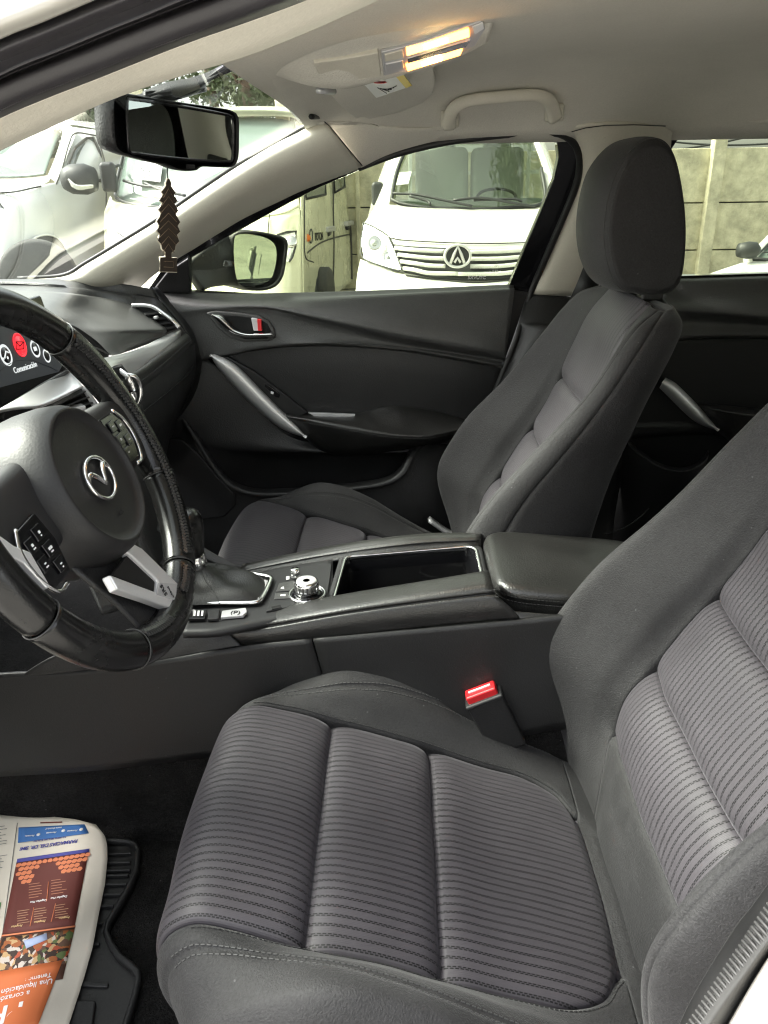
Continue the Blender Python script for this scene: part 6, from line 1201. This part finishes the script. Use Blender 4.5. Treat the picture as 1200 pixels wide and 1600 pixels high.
# ---- white pickup at the left
pk = empty('pickup_truck', tuple(at(60, 470, D=7)*np.array([1, 1, 0])), 'white pickup truck at the far left behind the windscreen, turned sideways with a black mirror', 'pickup truck')
patch('bonnet', [[(-160, 296, 'D', 7.3), (-60, 300, 'D', 6.9), (0, 301, 'D', 6.8), (35, 296, 'D', 6.85), (62, 290, 'D', 6.95), (75, 284, 'D', 7.1)], [(-160, 276, 'D', 8.2), (-60, 278, 'D', 7.9), (0, 279, 'D', 7.7), (35, 278, 'D', 7.6), (66, 275, 'D', 7.5), (82, 272, 'D', 7.5)]], paint, pk)
patch('body_side', [[(-60, 302, 'D', 6.7), (0, 303, 'D', 6.65), (40, 298, 'D', 6.8), (75, 287, 'D', 7.0), (110, 284, 'D', 7.25), (150, 284, 'D', 7.6), (200, 284, 'D', 8.3)], [(-60, 340, 'D', 6.6), (0, 338, 'D', 6.55), (40, 330, 'D', 6.7), (75, 322, 'D', 6.92), (110, 320, 'D', 7.2), (150, 322, 'D', 7.55), (200, 326, 'D', 8.3)], [(-60, 380, 'D', 6.6), (0, 380, 'D', 6.55), (40, 375, 'D', 6.7), (75, 370, 'D', 6.9), (110, 368, 'D', 7.2), (150, 366, 'D', 7.55), (200, 366, 'D', 8.3)], [(-60, 470, 'D', 6.62), (0, 475, 'D', 6.58), (40, 470, 'D', 6.75), (75, 466, 'D', 6.95), (110, 460, 'D', 7.25), (150, 456, 'D', 7.6), (200, 450, 'D', 8.3)]], paint, pk)
patch('windscreen', [[(-90, 276, 'D', 7.9), (0, 277, 'D', 7.7), (40, 276, 'D', 7.6), (70, 272, 'D', 7.5)], [(-90, 240, 'D', 8.2), (0, 240, 'D', 8.0), (50, 238, 'D', 7.85), (82, 238, 'D', 7.75)], [(-60, 205, 'D', 8.5), (0, 206, 'D', 8.3), (60, 206, 'D', 8.1), (93, 208, 'D', 8.0)]], screenl, pk)
patch('cab_frame', [[(-60, 204, 'D', 8.5), (20, 203, 'D', 8.2), (80, 199, 'D', 7.95), (97, 205, 'D', 7.85), (88, 240, 'D', 7.6), (74, 276, 'D', 7.35)], [(-60, 196, 'D', 8.6), (20, 195, 'D', 8.3), (90, 192, 'D', 8.0), (118, 205, 'D', 7.7), (106, 240, 'D', 7.45), (90, 286, 'D', 7.15)]], paint, pk)
patch('cab_side', [[(108, 198, 'D', 7.82), (150, 203, 'D', 8.0), (185, 208, 'D', 8.4), (215, 215, 'D', 8.8)], [(104, 240, 'D', 7.5), (150, 245, 'D', 7.7), (185, 248, 'D', 8.1), (215, 250, 'D', 8.6)], [(84, 288, 'D', 7.12), (130, 290, 'D', 7.4), (185, 290, 'D', 8.1), (215, 290, 'D', 8.6)]], paint, pk)
patch('roof', [[(-60, 196, 'D', 8.6), (30, 195, 'D', 8.3), (100, 193, 'D', 7.98), (170, 205, 'D', 8.2), (215, 214, 'D', 8.8)], [(-40, 190, 'D', 9.5), (40, 188, 'D', 9.3), (110, 188, 'D', 9.3), (170, 194, 'D', 9.3), (215, 202, 'D', 9.5)]], paint, pk)
w_ = ngon('side_window', dp([(135, 217), (146, 216), (154, 236), (161, 262), (161, 280), (112, 291), (101, 284), (106, 262), (118, 232)], [7.8, 7.85, 7.8, 7.8, 7.75, 7.3, 7.2, 7.28, 7.55]), screen, pk, depth=.02)
tube('window_frame', dp([(135, 216), (146, 215), (155, 236), (162, 262), (162, 281), (112, 292), (100, 285), (105, 262), (117, 231), (135, 216)], [7.78, 7.83, 7.78, 7.78, 7.73, 7.28, 7.18, 7.26, 7.53, 7.78]), .014, gapm, w_, n=5)
w_ = ngon('side_window', dp([(160, 218), (183, 222), (186, 262), (170, 268)], [8.05, 8.3, 8.1, 7.95]), screen, pk, depth=.02)
gap(pk, [(88, 288), (98, 260), (108, 225), (118, 208), (150, 212)], [7.08, 7.22, 7.5, 7.65, 7.9], .008); gap(pk, [(152, 213), (163, 250), (166, 284), (165, 400)], [7.9, 7.75, 7.6, 7.62], .007); gap(pk, [(-20, 302), (20, 300), (45, 295), (64, 291)], [6.62, 6.68, 6.8, 6.92], .007)
gap(pk, [(26, 440), (30, 412), (38, 390), (56, 371), (76, 367), (94, 375), (106, 396), (110, 440)], [6.62, 6.62, 6.64, 6.72, 6.84, 6.98, 7.06, 7.1], .010, paint)
ngon('wheel_arch', dp([(26, 460), (30, 412), (38, 390), (56, 371), (76, 367), (94, 375), (106, 396), (112, 460)], [6.64, 6.64, 6.66, 6.74, 6.86, 7.0, 7.08, 7.12]), M['plastic'], pk, depth=.03)
vwheel(pk, at(62, 436, D=6.66), .325, (.35, -.93, 0), .24)
mm_ = lathe('side_mirror', at(126, 280, D=6.95), CR, [(.02, -.16), (.09, -.15), (.125, -.08), (.13, .05), (.10, .13), (.02, .15)], greyp, pk, n=24)
patch('mirror_cap', [[(106, 280, 'D', 6.80), (120, 290, 'D', 6.80), (146, 290, 'D', 6.86)], [(112, 292, 'D', 6.86), (124, 297, 'D', 6.86), (146, 294, 'D', 6.92)]], paint, mm_, thick=.01)
h_ = ngon('headlight', dp([(-30, 316), (0, 318), (6, 327), (2, 340), (-30, 345)], [6.55, 6.58, 6.6, 6.58, 6.55]), lampg, pk, depth=.03)
tube('lamp_edge', dp([(-30, 316), (0, 318), (6, 327), (2, 340), (-30, 345)], [6.54, 6.57, 6.59, 6.57, 6.54]), .010, greyp, h_, n=5)
ngon('windscreen_sticker', dp([(70, 212), (80, 211), (79, 216), (69, 217)], [8.0]*4), M['white'], pk, depth=.004)
for u0, v0, w, hh, mt_ in ((58, 255, 30, 30, greyp), (52, 238, 24, 22, cream)):
    ngon('cab_reflection' if False else 'dash_tray', dp([(u0-w/2, v0-hh/2), (u0+w/2, v0-hh/2), (u0+w/2+2, v0+hh/2), (u0-w/2-2, v0+hh/2)], 7.62), mt_, pk, depth=.01) if False else None
# ---- car at the right edge
sd_ = empty('parked_sedan', tuple(at(1200, 470, D=6)*np.array([1, 1, 0])), 'white sedan nosing in at the right edge beyond the rear door window', 'car')
patch('bonnet', [[(1085, 436, 'D', 5.7), (1125, 422, 'D', 5.8), (1160, 410, 'D', 5.95), (1178, 402, 'D', 6.1), (1240, 404, 'D', 6.0), (1330, 408, 'D', 5.9)], [(1060, 470, 'D', 5.5), (1110, 455, 'D', 5.6), (1150, 440, 'D', 5.7), (1178, 430, 'D', 5.8), (1240, 432, 'D', 5.7), (1330, 440, 'D', 5.6)], [(1050, 560, 'D', 5.5), (1110, 560, 'D', 5.6), (1150, 560, 'D', 5.6), (1178, 560, 'D', 5.6), (1240, 560, 'D', 5.5), (1330, 560, 'D', 5.5)]], paint, sd_)
patch('windscreen', [[(1178, 403, 'D', 6.08), (1230, 407, 'D', 6.0), (1320, 410, 'D', 5.9)], [(1204, 374, 'D', 6.3), (1250, 372, 'D', 6.25), (1320, 372, 'D', 6.15)], [(1240, 340, 'D', 6.6), (1270, 338, 'D', 6.55), (1320, 338, 'D', 6.5)]], screenl, sd_)
tube('pillar', dp([(1168, 407), (1178, 399), (1204, 372), (1242, 336)], [6.0, 6.08, 6.3, 6.6]), .035, paint, sd_); tube('windscreen_trim', dp([(1176, 404), (1190, 391), (1212, 370), (1246, 340)], [6.0, 6.12, 6.28, 6.55]), .014, greyp, sd_, n=6)
tube('bonnet_trim', dp([(1172, 404), (1200, 407), (1240, 410)], [6.0, 5.96, 5.9]), .02, greyp, sd_, n=6)
lathe('side_mirror', at(1168, 391, D=5.9), CR, [(.01, -.08), (.05, -.07), (.065, 0), (.06, .06), (.03, .09)], greyp, sd_, n=20)
patch('roof', [[(1238, 338, 'D', 6.62), (1320, 334, 'D', 6.5)], [(1250, 328, 'D', 8.2), (1330, 326, 'D', 8)]], paint, sd_)
for k in range(3): box('wiper_vent', at(1198+k*8, 394+k*4, D=6.02), (.06, .02, .01), greyp, sd_, bevel=.002)
# ---- concrete panel fence
WY_ = 8.4
fence = empty('concrete_fence', (0, WY_, 0), 'weathered concrete panel fence with tall posts behind the parked vehicles', 'fence')
con_m = grain('weathered_concrete', (.60, .57, .43), .9, 90, .5, .004, .38, 5.5)
N_ = con_m.node_tree
top = at(1060, 231, Y=WY_)[2]; hts = [0, top-1.63, top-1.08, top-.57, top]
pitch_ = .80; x0 = at(1112, 300, Y=WY_)[0]
for k in range(-14, 7):
    xc = x0+k*pitch_
    box('fence_post', (xc, WY_-.02, (top+.75)/2 if k % 2 == 0 else (top+.0)/2), (.14 if k % 2 == 0 else .05, .14 if k % 2 == 0 else .10, top+.75 if k % 2 == 0 else top), con_m, fence, bevel=.012)
    box('joint_backing', (xc+pitch_/2, WY_+.075, top/2-.01), (pitch_, .03, top-.02), gapm, fence, bevel=0)
    for j in range(4):
        z0_, z1_ = max(hts[j], 0), hts[j+1]
        if z1_ <= 0.02: continue
        box('fence_panel', (xc+pitch_/2, WY_+.03+random.uniform(-.008, .008), (z0_+z1_)/2), (pitch_-.035, .05, z1_-z0_-.014), con_m, fence, bevel=.008)
for k, (a, b) in enumerate(((at(1000, 238, Y=9.5), at(1230, 196, Y=9.5)), (at(1000, 226, Y=9.6), at(1230, 232, Y=9.6)), (at(1000, 214, Y=9.7), at(1230, 222, Y=9.7)))):
    t = np.linspace(-1.5, 1.5, 30)[:, None]; c_ = (a+b)/2+(b-a)/2*t; c_[:, 2] -= .06*(1-t[:, 0]**2)
    w_ = tube('overhead_wire', c_, .012, greyp, None, n=5); tag(w_, ('highest', 'middle', 'lowest')[k]+' of the thin overhead wires above the concrete fence', 'wire', 'overhead wires')
# ---- building wall on the driver's side of the yard, met in the mirrors
bd_ = empty('shop_building', (0, -9, 0), 'pale shop front behind the camera, seen small in the door mirror', 'building')
bm_ = grain('painted_render', (.42, .42, .38), .85, 60, .2, .003, .12, 1.5)
for x0b, x1b, z0b, z1b in ((-9, 20, 2.6, 4.2), (-9, -4.6, 0, 2.6), (-2.6, -1.9, 0, 2.6), (.2, 2.5, 0, 2.6), (4.5, 7.5, 0, 2.6), (9.5, 20, 0, 2.6)): box('shop_wall', ((x0b+x1b)/2, -10.2, (z0b+z1b)/2), (x1b-x0b, .3, z1b-z0b), bm_, bd_, bevel=0)
wf = base('brown_frame', (.16, .07, .03), .5)[0]
for xw in (-3.6, -.85, 3.5, 8.5):
    w_ = box('shop_window', (xw, -10.25, 1.3), (2.0 if xw != -.85 else 2.1, .05, 2.6), screen, bd_, bevel=0)
    for dx in (-1, 0, 1): box('window_frame', (xw+dx*.98, -10.2, 1.3), (.08, .08, 2.6), wf, w_, bevel=0)
    for k, c_ in enumerate(((.5, .5, .45), (.05, .25, .28), (.4, .1, .05))): box('poster', (xw-.6+k*.55, -10.2, 1.5-.25*k), (.4, .02, .55), ink('poster_'+'abc'[k], c_), w_, bevel=0)
# ---- trees
leafm = grain('tree_leaves', (.11, .14, .07), .6, 20, 0, .001, .35, 1.5, spec=.3); bark = grain('tree_bark', (.12, .09, .06), .9, 40, .6, .01, .3, 6)
def tree(c, h, r, lab, seed, nleaf=5200, lf=.09):
    rr = np.random.default_rng(seed); t = empty('leafy_tree', c, lab, 'tree', 'trees beyond the concrete fence'); c = np.array(c)
    p = np.array([c, c+np.array([.1, 0, h*.35]), c+np.array([-.1, .1, h*.7])]); m = MB()
    tube('trunk', crs(p, 6), .16, bark, t, scale=np.linspace(1, .55, 13))
    cl = []
    for k in range(26):
        d = rr.normal(size=3); d /= np.linalg.norm(d); cc_ = c+np.array([0, 0, h*.72])+d*np.array([r, r, h*.30])*rr.uniform(.35, 1); cl.append((cc_, rr.uniform(.28, .62)*r*.55))
        if k < 9: tube('limb', np.array([p[2]-np.array([0, 0, h*.15]), (p[2]+cc_)/2+np.array([0, 0, .15]), cc_]), .05, bark, t, n=6, scale=[1, .6, .2])
    pos = []
    for _ in range(nleaf):
        cc_, s = cl[rr.integers(len(cl))]; d = rr.normal(size=3); pos.append(cc_+d/np.linalg.norm(d)*s*rr.uniform(.3, 1.05)**.6)
    for q_ in pos:
        a, b = rr.normal(size=3), rr.normal(size=3); a /= np.linalg.norm(a); b -= a*(a@b); b /= np.linalg.norm(b); s = lf*rr.uniform(.5, 1.2)
        m.add([q_-a*s, q_+b*s*.45, q_+a*s, q_-b*s*.45], [(0, 1, 2, 3)])
    f = m.build('crown', leafm, t, smooth=False)
    return t
def tbase(u, Y): p = at(u, 300, Y=Y); return (p[0], Y, 0)
tree(tbase(395, 17), 5.4, 2.0, 'grey green tree above the truck roof, right of the rear-view mirror', 1)
tree(tbase(345, 19), 5.6, 2.1, 'leafy tree partly hidden by the rear-view mirror', 2)
tree(tbase(470, 20), 4.7, 1.9, 'small tree nearest the passenger side windscreen pillar', 5)
tree((1.95, 6.9, 0), 5.6, 1.5, 'yard tree hidden by the passenger headrest, mirrored in the minivan windscreen', 9, 4200, .08)
tree(tbase(165, 14), 3.6, 1.6, 'low green tree between the pickup roof and the near windscreen pillar', 3)
tree(tbase(90, 15), 3.5, 1.7, 'low green tree directly over the pickup roof at the left', 4)
# ---- lettering becomes plain mesh
bpy.context.view_layer.update(); dg = bpy.context.evaluated_depsgraph_get()
for o in [o for o in bpy.data.objects if o.type == 'FONT']:
    me = bpy.data.meshes.new_from_object(o.evaluated_get(dg)); me.materials.clear(); me.materials.append(o.data.materials[0])
    n_ = o.name; par = o.parent; ml = o.matrix_local.copy(); kids = list(o.children); bpy.data.objects.remove(o)
    q_ = bpy.data.objects.new(n_, me); col.objects.link(q_); q_.parent = par; q_.matrix_local = ml
